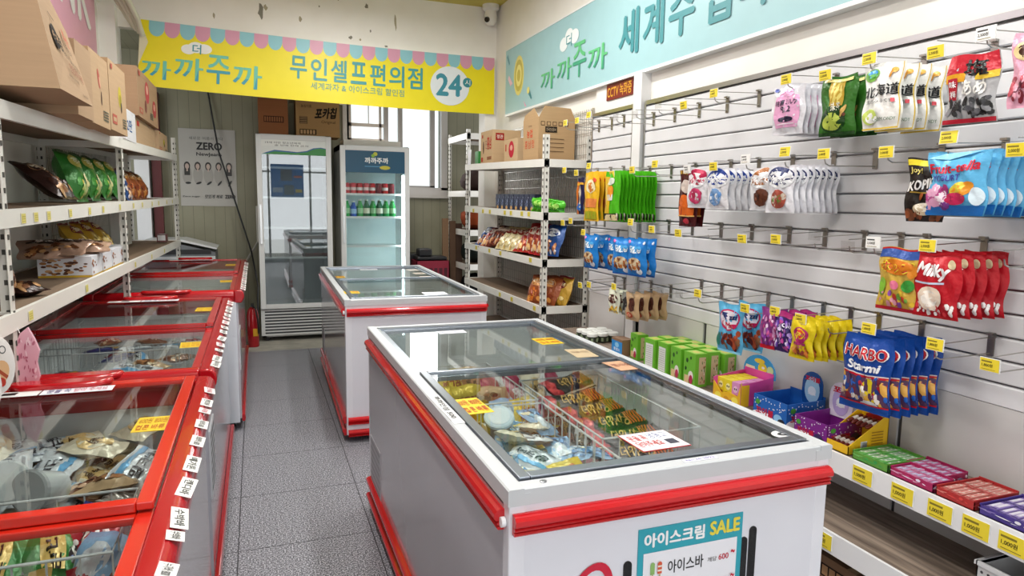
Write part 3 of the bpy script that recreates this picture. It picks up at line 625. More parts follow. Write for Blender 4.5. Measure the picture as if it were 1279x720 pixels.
def d_har(m):
    m.rect(0, .47, 1, .5, '#c8182a'); m.rect(0, .5, 1, .515, '#e8e0e0'); m.rect(0, .12, 1, .47, '#5a3a5a'); m.confetti(.02, .14, .98, .46, ['#c8ae90', '#b01c2e', '#2a6ac8', '#e8e0d8', '#7a2430', '#d8a040', '#1c3a80'], 60, .08, 17); m.ell(.64, .27, .15, .2, '#e8d01c'); m.ell(.64, .12, .18, .05, '#dfe4ea')
    m.txt('HARBO', .06, .7, .94, .87, '#f6f0ee', .1); m.txt('HARBO', .08, .71, .92, .86, '#c01c2c', .04); m.txt('Starmi', .16, .55, .84, .67, '#f2f4f8', .07, .1); m.rect(0, 0, 1, .1, '#164a9e'); m.rect(0, .1, 1, .12, '#c8182a')
bag('harbo', 'gummy_bag', .19, .28, .045, '#15489e', d_har, seed=28)
def stack(key, n, x0, dx, y, z, labels, group, rz=-84, dz=.0, dy=-.004):
    for i in range(n):
        lb = labels if isinstance(labels, str) else labels[min(i, len(labels)-1)]
        put(key, (x0+i*dx, y+i*dy+rnd.uniform(-.003, .003), z+rnd.uniform(-.003, .003)), rz+rnd.uniform(-3, 3), lb, 'bag', group)
def nth(base, front, n):
    o = ['%s, front one on its hook' % base] + ['%s, %s behind the front one' % (base, ('next', 'second', 'third', 'fourth', 'fifth', 'sixth', 'seventh', 'eighth', 'ninth', 'tenth')[i]) for i in range(n-2)] + ['%s, rearmost against the wall' % base]
    return o
def st(key, n, x0, x1, y, z, base, rz=-84, dy=-.004):
    dx = (x1-x0)/max(n-1, 1)
    lb = nth(base, '', n) if n > 1 else [base+', hanging alone']
    stack(key, n, x0, dx, y, z, lb, base+'s' if n > 1 else None, rz, 0, dy)
st('milk', 7, 2.115, 2.29, 2.35, 2.0, 'white milk candy bag with pink bottle print')
st('matcha', 3, 2.12, 2.22, 2.085, 1.998, 'green tea candy bag')
st('hokkaido', 4, 2.1, 2.28, 1.868, 2.0, 'white candy bag with blue mountain and black brush lettering')
st('ume', 1, 2.08, 2.1, 1.525, 1.972, 'clear bag of black plum candies with red top', rz=-80)
st('pinkbag', 1, 2.08, 2.1, 1.345, 2.005, 'pink candy bag at the right picture edge')
st('maroon', 2, 2.115, 2.15, 3.03, 1.672, 'maroon snack bar pack with orange print')
st('mint_red', 1, 2.1, 2.1, 2.928, 1.678, 'white mint candy bag with red swoosh')
st('mint_blue', 7, 2.1, 2.3, 2.77, 1.672, 'white mint candy bag with blue swoosh')
st('mint_choc', 2, 2.1, 2.14, 2.455, 1.662, 'white candy bag with chocolate pieces')
st('mint_herb', 8, 2.1, 2.31, 2.345, 1.668, 'white candy bag with navy swoosh and berries')
st('coffee', 1, 2.085, 2.1, 1.655, 1.66, 'black coffee candy bag with a cup printed on it', rz=-70)
st('fruit', 7, 2.085, 2.29, 1.55, 1.675, 'sky blue fruit yogurt candy bag')
st('pop', 1, 2.08, 2.1, 1.72, 1.36, 'colourful striped lollipop candy bag with Japanese lettering')
st('milky', 5, 2.085, 2.28, 1.585, 1.355, 'red milk candy bag with white script lettering')
st('greenbar', 11, 2.08, 2.31, 3.78, 1.69, 'green snack bar pack')
st('yellowbar', 4, 2.08, 2.17, 4.06, 1.697, 'yellow snack bar pack')
st('darkbar', 3, 2.1, 2.2, 4.27, 1.665, 'dark blue and orange snack bar pack')
st('cereal', 2, 2.09, 2.16, 4.06, 1.285, 'bright blue cereal bag left of the metal post')
st('cereal', 1, 2.18, 2.2, 3.9, 1.28, 'bright blue cereal bag in the middle, set back')
st('cereal', 1, 2.1, 2.1, 3.66, 1.285, 'bright blue cereal bag turned slightly, right of the post', rz=-72)
st('cereal', 2, 2.1, 2.16, 3.49, 1.29, 'bright blue cereal bag furthest right')
st('pouch', 2, 2.1, 2.15, 3.75, .955, 'pale snack pouch with brown oval print')
st('darkpouch', 2, 2.14, 2.2, 3.65, .95, 'grey and black snack pouch')
st('kraft', 4, 2.1, 2.28, 3.52, .965, 'brown kraft snack pouch', rz=-78)
st('jelly', 2, 2.085, 2.2, 2.6, 1.038, 'light blue jelly bag with round logo')
st('pinkpurple', 2, 2.08, 2.13, 2.34, 1.055, 'pink and purple candy bag')
st('purple', 3, 2.085, 2.2, 2.25, 1.055, 'dark purple candy bag')
st('chupa', 6, 2.085, 2.26, 2.15, 1.04, 'yellow lollipop bag')
st('harbo', 6, 2.08, 2.29, 1.82, 1.03, 'blue gummy candy bag with yellow rocket shape')

# ================================================================ PRODUCTS ON THE LONG LOW SHELF
Z1 = .553
def carton(name, label, cat, x0, y0, z0, x1, y1, z1, base, deco=None, group=None, fin='satin', rz=0, bevel=.0):
    """closed box; front face looks to -x (towards the aisle), near side to -y"""
    w_, d_, h_ = y1-y0, x1-x0, z1-z0
    m = MB().use(base, fin).box(0, 0, 0, d_, w_, h_)
    if deco:
        m.frame((0, w_, 0), (0, -w_, 0), (0, 0, h_), (-1, 0, 0)); deco(m, 'front')
        m.frame((0, 0, 0), (d_, 0, 0), (0, 0, h_), (0, -1, 0)); deco(m, 'side')
        m.frame((0, w_, h_), (0, -w_, 0), (d_, 0, 0), (0, 0, 1)); deco(m, 'top')
    o = m.build(name, loc=(x0, y0, z0), rot=(0, 0, R(rz)), bevel=bevel); return tag(o, label, cat, group)
# gum trays: open tray with individual sticks
def gum_tray(x0, x1, y0, y1, c_tray, cols, label, stick, n=8):
    t = thing('gum_tray', label, 'tray', (x0, y0, Z1)); w_, d_ = y1-y0, x1-x0
    m = MB().use(c_tray, 'satin').box(0, 0, 0, d_, w_, .003).box(0, 0, 0, .003, w_, .03).box(d_-.003, 0, 0, d_, w_, .038).box(0, 0, 0, d_, .003, .035).box(0, w_-.003, 0, d_, w_, .035)
    m.frame((0, w_, 0), (0, -w_, 0), (0, 0, .03), (-1, 0, 0)); m.confetti(.05, .2, .95, .8, cols, 14, .05, 3, 3); m.frame((0, 0, 0), (d_, 0, 0), (0, 0, .035), (0, -1, 0)); m.confetti(.05, .2, .95, .8, cols, 16, .05, 4, 3)
    m.build('tray', t)
    q = random.Random(n); k = 0; sw = (w_-.012)/n
    base = None
    for a in range(2):
        for i in range(n):
            if base is None:
                m = MB().use(cols[0], 'foil').box(0, 0, 0, d_/2-.008, sw-.002, .014)
                m.frame((0, sw-.002, .014), (d_/2-.008, 0, 0), (0, -(sw-.002), 0), (0, 0, 1)); m.rect(.2, .15, .8, .85, cols[1]); m.rect(.3, .3, .7, .6, cols[2]); m.rect(0, 0, .07, 1, cols[3]); m.rect(.93, 0, 1, 1, cols[3])
                o = m.build('gum_pack', bevel=.0015); base = o
            else:
                o = base.copy(); C.objects.link(o)
            o.location = (x0+.005+a*(d_/2-.003), y0+.006+i*sw, Z1+.014+q.uniform(0, .006)); tag(o, stick, 'gum pack', stick+'s')
gum_tray(2.085, 2.27, 1.705, 1.86, '#5f9a3c', ['#7ac06a', '#e4f0e0', '#3a9a4a', '#4aa84a'], 'shallow green tray of gum packs on the long shelf', 'green gum pack lying in its shallow tray')
gum_tray(2.085, 2.18, 1.53, 1.695, '#a82458', ['#e0a0c4', '#b8b4dc', '#e8e0f0', '#c8387a'], 'pink tray of gum packs at the front of the long shelf', 'pink and lilac gum pack lying in the front tray')
gum_tray(2.185, 2.29, 1.56, 1.715, '#a82458', ['#d878a8', '#b8b4dc', '#f0d8e8', '#b82a6a'], 'pink tray of gum packs set back against the panel', 'pink gum pack lying in the rear tray')
gum_tray(2.085, 2.29, 1.39, 1.52, '#b03030', ['#d8847a', '#e8c8bc', '#d84a44', '#b83030'], 'red tray of gum packs near the right end', 'red gum pack lying in its tray')
gum_tray(2.085, 2.28, 1.2, 1.375, '#4a3a8a', ['#8a78b8', '#d8d0e8', '#e8e8f0', '#3a2a7a'], 'purple tray of gum packs at the right picture edge', 'violet gum pack lying in its tray')
# yellow counter carton with sloping sides holding brown sausages
t = thing('display_carton', 'yellow display carton with sloped front and a barcode', 'carton', (2.09, 1.885, Z1))
m = MB().use('#e8b81e', 'satin'); w_, d_ = .125, .2
for yy in (0, w_-.003): m.prism([(0, 0), (d_, 0), (d_, .14), (d_*.85, .13), (0, .035)], 1, yy, yy+.003)
m.box(0, 0, 0, d_, w_, .003).box(0, 0, 0, .003, w_, .035).box(d_-.003, 0, 0, d_, w_, .15)
m.frame((0, 0, 0), (d_, 0, 0), (0, 0, .14), (0, -1, 0)); m.rect(.3, .1, .46, .34, '#f0f0f0')
for k in range(8): m.rect(.315+k*.018, .13, .323+k*.018, .32, '#222222')
for k in range(5): m.rect(.55, .55-k*.08, .85, .58-k*.08, '#a87a18')
m.frame((d_-.003, w_, .0), (0, -w_, 0), (0, 0, .15), (-1, 0, 0)); m.txt('맛', .35, .88, .55, .98, '#a02018', .03); m.ell(.5, .75, .35, .1, '#a02018')
m.build('box', t)
for i in range(10):
    m = MB().use('#6e241a', 'foil').tube([(0, 0, 0), (.01, 0, 0), (.075, 0, 0), (.085, 0, 0)], [.003, .0085, .0085, .003], 10)
    m.use('#e6dcd2').tube([(.03, 0, 0), (.055, 0, 0)], .0088, 10)
    if i == 0: so = m.build('sausage_snack', smooth=True)
    else: so = so.copy(); C.objects.link(so)
    so.location = (2.1+(i//5)*.085, 1.9+(i % 5)*.022, Z1+.02+(i//5)*.075); so.rotation_euler = (0, R(-12), 0); tag(so, 'brown wrapped sausage snack lying in the yellow carton', 'sausage snack', 'sausage snacks in the yellow carton')
# dotted open boxes
def dotted(name, label, base, x0, y0, dx, dy, h, txt_, tc, seed, back_h, card=None, rz=0):
    t = thing(name, label, 'carton', (x0, y0, Z1), R(rz)); m = MB().use(base, 'satin')
    m.box(0, 0, 0, dx, dy, .003)
    m.box(0, 0, 0, .003, dy, h).box(0, 0, 0, dx, .003, h).box(0, dy-.003, 0, dx, dy, h).box(dx-.003, 0, 0, dx, dy, back_h)
    for o_, ux, nn, tt in (((0, dy, 0), (0, -dy, 0), (-1, 0, 0), txt_), ((0, 0, 0), (dx, 0, 0), (0, -1, 0), txt_)):
        m.frame(o_, ux, (0, 0, h), nn); q = random.Random(seed)
        for _ in range(26): m.lay = 0; m.ell(q.uniform(.03, .97), q.uniform(.4, .97), .014, .028, '#f4f4f8', n=8)
        m.lay = 2; m.ell(.3, .12, .32, .2, '#eef0f4'); m.txt(tt, .08, .16, .62, .5, '#b8143a', .07); m.ell(.75, .25, .12, .18, tc); m.ell(.85, .14, .1, .13, '#1c1c28'); m.ell(.14, .7, .07, .12, '#4a9a3a')
    m.build('box', t)
    if card:
        c1, c2, tx, px_ = card; m = MB().use(c1, 'gloss')
        pts = [(-.05, 0), (.05, 0), (.058, .05), (.056, .1)] + [(.056*math.cos(a), .1+.05*math.sin(a)) for a in (.4, .9, 1.3, 1.57, 1.9, 2.3, 2.75)] + [(-.056, .1), (-.058, .05)]
        m.prism([(y+dy/2+px_, z+.06) for y, z in pts], 0, dx-.008, dx-.004); m.frame((dx-.008, dy/2+px_+.055, .06), (0, -.11, 0), (0, 0, .15), (-1, 0, 0))
        m.ell(.5, .45, .38, .4, c2); m.txt(tx, .12, .7, .88, .86, '#c81c3a', .07); m.ell(.5, .42, .2, .14, '#e8f0f8'); m.txt('Soda', .3, .3, .7, .4, '#f4f6fa', .04); m.build('header_card', t)
    return t
dotted('display_carton', 'open purple polka-dot carton with a white and purple header card', '#7a2284', 2.09, 1.99, .21, .165, .085, '꼬이볼', '#3a2a5a', 5, .1, ('#e2dcf0', '#b8a8dc', '포도', .03), rz=4)
dotted('display_carton', 'open blue polka-dot carton with a dark blue header card', '#1f62b4', 2.1, 2.22, .22, .2, .1, '꼬이볼', '#8ac0e8', 6, .11, ('#1c4f96', '#a4cde8', '꼬이볼', -.03), rz=3)
# yellow and pink boxed figures with a round blue card
t = thing('display_carton', 'pink and yellow display carton with a round sky blue header card', 'carton', (2.1, 2.52, Z1), R(4)); dx, dy = .2, .19
m = MB().use('#e6b422', 'satin').box(0, 0, 0, dx, dy, .003)
m.prism([(0, 0), (dy, 0), (dy, .09), (dy*.7, .04), (dy*.4, .055), (dy*.12, .045), (0, .12)], 0, 0, .003)
m.use('#d84aa0').prism([(0, 0), (dx, 0), (dx, .125), (0, .105)], 1, 0, .003).prism([(0, 0), (dx, 0), (dx, .125), (0, .105)], 1, dy-.003, dy).box(dx-.003, 0, 0, dx, dy, .14)
m.frame((0, dy, 0), (0, -dy, 0), (0, 0, .1), (-1, 0, 0)); m.ell(.2, .2, .12, .2, '#f0dc50'); m.ell(.5, .16, .1, .14, '#c8901a'); m.ell(.8, .2, .12, .2, '#f0dc50'); m.ell(.66, .12, .06, .08, '#6a3a8a')
m.frame((0, 0, 0), (dx, 0, 0), (0, 0, .11), (0, -1, 0)); m.rect(0, 0, .25, .95, '#e6b422'); m.confetti(.5, .1, .95, .4, ['#3a2a5a', '#c8a030', '#2a5aa0'], 12, .06, 3)
m.build('box', t)
m = MB().use('#3f9fdc', 'gloss'); m.prism([(dy/2+.105*math.cos(a), .13+.085*math.sin(a)) for a in [k*math.pi/14 for k in range(15)]]+[(dy/2-.105, .11), (dy/2+.105, .11)], 0, dx, dx+.004)
m.frame((dx, dy/2+.105, .11), (0, -.21, 0), (0, 0, .105), (-1, 0, 0)); m.ell(.5, .72, .16, .12, '#f0d040'); m.ell(.6, .4, .14, .26, '#e8d23a'); m.ell(.62, .44, .05, .06, '#f8f8f0'); m.shape([(.05, .1), (.4, .1), (.36, .4), (.08, .42)], '#f0e6d0'); m.ell(.84, .4, .1, .2, '#c8e0a8'); m.ell(.86, .2, .1, .12, '#f0b8a8')
m.build('header_card', t)
for i in range(3):
    for k in range(3):
        m = MB().use('#e9d52c' if i < 2 else '#d992c4', 'satin').box(0, 0, 0, .05, .05, .085)
        m.frame((0, .05, 0), (0, -.05, 0), (0, 0, .085), (-1, 0, 0)); m.ell(.5, .6, .3, .2, '#f6eda0' if i < 2 else '#ecc4e0'); m.ell(.38, .62, .08, .06, '#444444'); m.ell(.62, .62, .08, .06, '#444444'); m.rect(.2, .1, .8, .3, '#b87a2a')
        o = m.build('toy_box', loc=(2.115+k*.058, 2.66-i*.055+k*.004, Z1+.02), rot=(0, 0, R(4)))
        nm = ('yellow', 'yellow', 'pink')[i]; tag(o, 'small %s box standing in the pink and yellow display carton' % nm, 'box', 'small %s boxes in the display carton' % nm)
# green boxes
def deco_green(m, f):
    if f == 'top': m.rect(.1, .1, .9, .9, '#a8cc5a'); m.ell(.5, .5, .25, .2, '#cdbc6a'); return
    if f == 'side': m.rect(.3, .08, .85, .9, '#c8b48a'); m.confetti(.35, .12, .8, .85, ['#a0402a', '#3a7a2a', '#e8e0c8'], 16, .05, 2); return
    m.ell(.3, .75, .1, .07, '#1c4a14'); m.ell(.62, .85, .07, .05, '#1c4a14'); m.ell(.2, .5, .08, .06, '#1c4a14'); m.ell(.66, .3, .22, .16, '#e8e2da'); m.ell(.68, .2, .16, .14, '#b02048'); m.rect(.12, .06, .5, .3, '#d8b88a')
def deco_info(m, f):
    if f == 'front': m.rect(.15, .08, .85, .85, '#e4e6e0'); [m.rect(.2, .14+k*.07, .8, .15+k*.07, '#8a8f88') for k in range(10)]
    else: deco_green(m, f)
gi = 0
GB = [(2.09, 3.25, 0, 1), (2.1, 3.14, 0, 1), (2.1, 3.01, 0, 0), (2.1, 2.88, 0, 0), (2.18, 3.27, 0, 0), (2.19, 3.15, 0, 0), (2.19, 3.02, 0, 0), (2.19, 2.9, 0, 0), (2.27, 3.26, 0, 0), (2.275, 3.14, 0, 0), (2.275, 3.02, 0, 0), (2.275, 2.87, 0, 0)]
for x_, y_, lv, info in GB:
    gi += 1; h_ = .175 if x_ < 2.25 else .165
    pos = 'front' if x_ < 2.15 else ('middle' if x_ < 2.23 else 'back'); col = {0: 'leftmost', 1: 'second from the left', 2: 'third from the left', 3: 'rightmost'}[(gi-1) % 4]
    carton('candy_box', 'bright green candy box with black stars, %s row, %s' % (pos, col), 'box', x_, y_, Z1, x_+.075, y_+.1, Z1+h_, '#6cb52e', deco_info if info else deco_green, 'bright green candy boxes on the long shelf', rz=rnd.uniform(-4, 4))
carton('candy_box', 'single bright green box beside the blue box', 'box', 2.13, 3.5, Z1, 2.2, 3.6, Z1+.155, '#6cb52e', deco_green, rz=-6)
def deco_blue(m, f):
    if f == 'front': m.rect(0, 0, 1, .84, '#2b8ad0'); m.ell(.5, .6, .2, .16, '#8ac6ea'); m.txt('롯샌스', .2, .22, .8, .42, '#f0f4f8', .03)
carton('candy_box', 'blue fronted box with brown cardboard rim', 'box', 2.1, 3.63, Z1, 2.18, 3.76, Z1+.1, '#8a6a50', deco_blue)
# white-lidded jars
ji = 0
for a in range(3):
    for b in range(3):
        m = MB().use('#2c3424', 'satin').lathe([(.03, 0), (.036, .004), (.036, .045), (.03, .05)], n=16); m.use('#e8eae4').lathe([(.038, .045), (.038, .062), (.034, .066), (.005, .066)], n=16)
        m.use('#8a9a7a'); 
        for q in range(6): a_ = q*1.05; m.box(.035*math.cos(a_)-.006, .035*math.sin(a_)-.006, .012, .035*math.cos(a_)+.006, .035*math.sin(a_)+.006, .035)
        if ji == 0: jo = m.build('jar', smooth=False)
        else: jo = jo.copy(); C.objects.link(jo)
        ji += 1; jo.location = (2.11+a*.078, 4.05+b*.08, Z1); tag(jo, 'small dark jar with a white lid beside the rack foot', 'jar', 'white-lidded jars at the far end of the long shelf')

# perforated grey basket and cardboard carton on the base shelf
t = thing('storage_basket', 'pale grey perforated plastic basket on the base shelf, bottom right corner', 'basket', (2.08, 1.12, .29))
m = MB().use('#d0d1d3', 'satin'); x1_, y1_ = .25, .24
m.box(0, 0, 0, x1_, y1_, .004); 
def perf(m, o, ux, h):
    n_ = 12
    m.frame(o, ux, (0, 0, h), Vector(ux).cross(Vector((0, 0, 1))).normalized())
for (a, b) in (((0, 0), (x1_, .004)), ((0, y1_-.004), (x1_, y1_)), ((0, 0), (.004, y1_)), ((x1_-.004, 0), (x1_, y1_))): m.box(a[0], a[1], 0, b[0], b[1], .115)
m.use('#d2d3d5').box(-.006, -.006, .105, x1_+.006, .004, .118).box(-.006, y1_-.004, .105, x1_+.006, y1_+.006, .118).box(-.006, 0, .105, .004, y1_, .118).box(x1_-.004, 0, .105, x1_+.006, y1_, .118)
m.frame((0, y1_, 0), (0, -y1_, 0), (0, 0, .105), (-1, 0, 0))
for i in range(11):
    for j in range(5): m.lay = 0; m.ell(.07+i*.085, .14+j*.17, .02, .045, '#3c3c40', n=8)
m.frame((x1_, y1_, 0), (-x1_, 0, 0), (0, 0, .105), (0, 1, 0))
for i in range(11):
    for j in range(5): m.lay = 0; m.ell(.07+i*.085, .14+j*.17, .02, .045, '#3c3c40', n=8)
m.build('body', t)
def cardbox(name, label, x0, y0, z0, x1, y1, z1, deco=None, rz=0, base='#b98f66', flaps=None, cat='cardboard box', group=None, warp=None):
    t = thing(name, label, cat, (x0, y0, z0), R(rz), group); w_, d_, h_ = x1-x0, y1-y0, z1-z0
    m = MB().use(base, 'card').box(0, 0, 0, w_, d_, h_, 't' if flaps else '')
    if flaps:
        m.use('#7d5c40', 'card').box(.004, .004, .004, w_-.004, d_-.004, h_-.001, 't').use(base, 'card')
    else:
        m.frame((0, 0, h_), (w_, 0, 0), (0, d_, 0), (0, 0, 1)); m.rect(0, .44, 1, .56, '#c9a982')
    if deco:
        m.frame((0, 0, 0), (w_, 0, 0), (0, 0, h_), (0, -1, 0)); deco(m, 'near')
        m.frame((w_, 0, 0), (0, d_, 0), (0, 0, h_), (1, 0, 0)); deco(m, 'right')
        m.frame((0, d_, 0), (0, -d_, 0), (0, 0, h_), (-1, 0, 0)); deco(m, 'left')
    if warp: m.v = [warp(*v_) for v_ in m.v]
    m.build('box', t)
    for f in (flaps or []):
        MB().use(base, 'card').prism([(p[0], p[1]) for p in f[3]], f[0], f[1], f[2]).build('flap', t)
    return t
def deco_sm(m, f):
    if f == 'left' or f == 'near':
        m.rect(.1, .6, .6, .85, '#2a2018')
        for k in range(5): m.rect(.12+k*.1, .63, .2+k*.1, .82, '#b98f66')
        m.rect(.15, .2, .8, .24, '#2a2018')
cardbox('cardboard_box', 'brown cardboard box with black printed squares beneath the lowest shelf', 2.06, 1.62, FZ, 2.34, 1.98, .13, deco_sm, base='#8a6a50')

# ================================================================ ANGLE-STEEL RACKS
HOLE = '#55544f'
def post_mb(h, dx, dy, r0=None):
    """L section standing at origin, flanges along dx (sign) and dy (sign)"""
    m = MB().use('#dfddd4', 'paint'); w_, th = .04, .0025
    m.box(min(0, dx*w_), 0 if dy > 0 else -th, 0, max(0, dx*w_), th if dy > 0 else 0, h)
    m.box(0 if dx > 0 else -th, min(0, dy*w_), 0, th if dx > 0 else 0, max(0, dy*w_), h)
    n = int(h/.05)
    m.use(HOLE, 'matte')
    for k in range(n):
        z = .03+k*.05; a, b = sorted((dx*.015, dx*.025)); m.box(a, -.0035, z, b, .0035, z+.017)
        a, b = sorted((dy*.015, dy*.025)); m.box(-.0035, a, z, .0035, b, z+.017)
    m.use('#3a3a3a', 'matte').box(min(0, dx*w_)-.002, min(0, dy*w_)-.002, 0, max(0, dx*w_)+.002, max(0, dy*w_)+.002, .012)
    return m
def rack(label, loc, rz, depth, bays, heights, levels, side, postz, rail=.045, board='wood'):
    """bays: y stations; side=+1 when the aisle is towards +x; x=0 is the aisle face"""
    t = thing('steel_rack', label, 'rack', loc, rz)
    pm = {}
    for (bx, sx) in ((0, -side), (-side*depth, side)):
        for i, y in enumerate(bays):
            dyy = 1 if i == 0 else -1
            k = (sx, dyy, postz[i])
            if k not in pm: pm[k] = post_mb(postz[i]-loc[2], sx, dyy).mesh('post')
            o = bpy.data.objects.new('post', pm[k]); C.objects.link(o); o.parent = t; o.location = (bx, y, 0)
    for lv, zs in enumerate(levels):
        for b in range(len(bays)-1):
            y0, y1 = bays[b], bays[b+1]; z0, z1 = zs[b]-loc[2], zs[b+1]-loc[2]
            s_ = thing('shelf', None, None); s_.parent = t
            m = MB().use('#e4e2da', 'paint'); xa, xb = (side*.006, -side*.012), (-side*depth-side*.006+side*.0, -side*depth+side*.012)
            for (p, q) in (xa, xb):
                a, c = sorted((p, q)); m.prism([(a, -rail), (c, -rail), (c, .006), (a, .006)], 1, y0+.0, y1) if False else None
                i_ = [m.av(v_) for v_ in ((a, y0, z0-rail), (c, y0, z0-rail), (c, y1, z1-rail), (a, y1, z1-rail), (a, y0, z0+.008), (c, y0, z0+.008), (c, y1, z1+.008), (a, y1, z1+.008))]
                for qq in ((3, 2, 1, 0), (4, 5, 6, 7), (0, 1, 5, 4), (1, 2, 6, 5), (2, 3, 7, 6), (3, 0, 4, 7)): m.face([i_[j] for j in qq])
            a, c = sorted((0, -side*depth))
            for yy, zz in ((y0, z0), (y1, z1)):
                m.box(a, yy-.012 if yy == y1 else yy, zz-rail, c, yy if yy == y1 else yy+.012, zz+.008)
            m.build('shelf_frame', s_)
            m = MB().use('#7d6a58' if board == 'wood' else '#b8b4a8', 'matte')
            a, c = sorted((-side*.012, -side*(depth-.012)))
            i_ = [m.av(v_) for v_ in ((a, y0+.012, z0-.014), (c, y0+.012, z0-.014), (c, y1-.012, z1-.014), (a, y1-.012, z1-.014), (a, y0+.012, z0), (c, y0+.012, z0), (c, y1-.012, z1), (a, y1-.012, z1))]
            for n_, qq in enumerate(((3, 2, 1, 0), (4, 5, 6, 7), (0, 1, 5, 4), (1, 2, 6, 5), (2, 3, 7, 6), (3, 0, 4, 7))): m.face([i_[j] for j in qq])
            m.build('board', s_)
    return t
lrack = rack('long white angle-steel rack behind the left freezers', (-.755, 2.66, FZ), R(-.4), .44, [-2.3, 0, 2.08, 4.9], None,
     [(1.12, 1.103, 1.085, 1.056), (1.43, 1.44, 1.455, 1.472), (1.74, 1.79, 1.83, 1.894)], 1, [2.06, 1.78, 1.82, 2.066], rail=.052)
rrack = rack('white angle-steel rack on the right, beyond the slatted wall', (2.0, 4.68, FZ), 0, .385, [0, 2.02], None,
     [(.3, .3), (.70, .703), (1.058, 1.063), (1.41, 1.436), (1.803, 1.85)], -1, [1.99, 1.95], rail=.05)
# faded yellow price stickers along rails
def rail_sticker(parent, x, y, z, nx, w_=.05, h_=.036, c='#d9cf7a'):
    m = MB().use('#e6e2cc', 'matte').box(min(0, nx*.001), -w_/2, -h_/2, max(0, nx*.001), w_/2, h_/2)
    m.frame((nx*.001, -w_/2*nx, -h_/2), (0, w_*nx, 0), (0, 0, h_), (nx, 0, 0)); m.rect(.05, .05, .95, .95, c)
    for k in range(3): m.rect(.15, .2+k*.22, .85, .27+k*.22, '#b5a95a')
    return m
i = 0
def stickers(xs, n, words):
    pass
for y, z in ((2.78, 1.415), (2.92, 1.416), (3.08, 1.417), (3.4, 1.42), (3.75, 1.422), (4.05, 1.425), (4.5, 1.43), (4.95, 1.433), (5.3, 1.435), (5.75, 1.437), (6.1, 1.44), (6.6, 1.444), (7.0, 1.447)):
    o = rail_sticker(None, 0, 0, 0, 1).build('price_sticker', loc=(-.755+.00698*(y-2.66)+.0075, y, z), rot=(0, 0, R(-.4))); tag(o, 'faded yellow price sticker on the middle rail of the left rack', 'price sticker', 'faded price stickers on the left rack middle rail')
for y, z in ((2.78, 1.078), (3.6, 1.07), (4.9, 1.06), (5.6, 1.053), (6.3, 1.044)):
    o = rail_sticker(None, 0, 0, 0, 1).build('price_sticker', loc=(-.755+.00698*(y-2.66)+.0075, y, z), rot=(0, 0, R(-.4))); tag(o, 'faded yellow price sticker on the lowest rail of the left rack', 'price sticker', 'faded price stickers on the left rack lowest rail')
for zz, ys, nm in ((1.045, (4.9, 5.6, 5.9, 6.3), 'third'), (1.4, (4.95, 5.1, 5.35, 5.5, 5.9, 6.1, 6.4), 'second'), (.68, (4.8, 5.3, 5.6), 'lowest visible')):
    for y in ys:
        o = rail_sticker(None, 0, 0, 0, -1, .06, .038, '#dccc4a').build('price_sticker', loc=(1.993, y, zz)); tag(o, 'small yellow price sticker on the %s rail of the right rack' % nm, 'price sticker', 'price stickers on the %s right rack rail' % nm)

# wire grids behind the racks
def wire_grid(label, x, y0, y1, z0, z1, side, p=.05):
    m = MB().use('#b9b7b0', 'metal'); r_ = .0018
    y = y0
    while y <= y1+.001: m.box(x-r_, y-r_, z0, x+r_, y+r_, z1); y += p*.75
    z = z0
    while z <= z1+.001: m.box(x-r_-.003, y0, z-r_, x+r_-.003, y1, z+r_); z += p*1.6
    m.box(x-.006, y0-.006, z0, x+.006, y0+.006, z1).box(x-.006, y1-.006, z0, x+.006, y1+.006, z1)
    return tag(m.build('wire_grid'), label, 'wire grid')
wire_grid('wire grid panel on the wall behind the right rack', 2.39, 4.68, 6.72, .1, 2.2, 1)
wire_grid('wire grid panel on the wall behind the left rack, nearer one', -1.193, 4.85, 5.95, .6, 1.95, 1)
wire_grid('wire grid panel on the wall behind the left rack, farther one', -1.193, 5.98, 6.78, .6, 1.95, 1)

# ================================================================ LEFT RED FREEZERS
RED = '#b3131d'
def wire_basket(parent, x0, x1, y0, y1, z0, z1, name='wire_basket', n=7, col='#d8dadb'):
    m = MB().use(col, 'satin'); r_ = .0022
    for z in (z1,): m.tube([(x0, y0, z), (x1, y0, z), (x1, y1, z), (x0, y1, z), (x0, y0, z)], .0034, 6)
    for z in (z0+(z1-z0)*.5, z0): m.tube([(x0, y0, z), (x1, y0, z), (x1, y1, z), (x0, y1, z), (x0, y0, z)], r_, 5)
    nx = max(2, int((x1-x0)/.055)); ny = max(2, int((y1-y0)/.055))
    for i in range(nx+1):
        x = x0+(x1-x0)*i/nx
        m.tube([(x, y0, z1), (x, y0, z0), (x, y1, z0), (x, y1, z1)], r_, 5)
    for i in range(ny+1):
        y = y0+(y1-y0)*i/ny
        m.tube([(x0, y, z1), (x0, y, z0), (x1, y, z0), (x1, y, z1)], r_, 5)
    return m.build(name, parent)
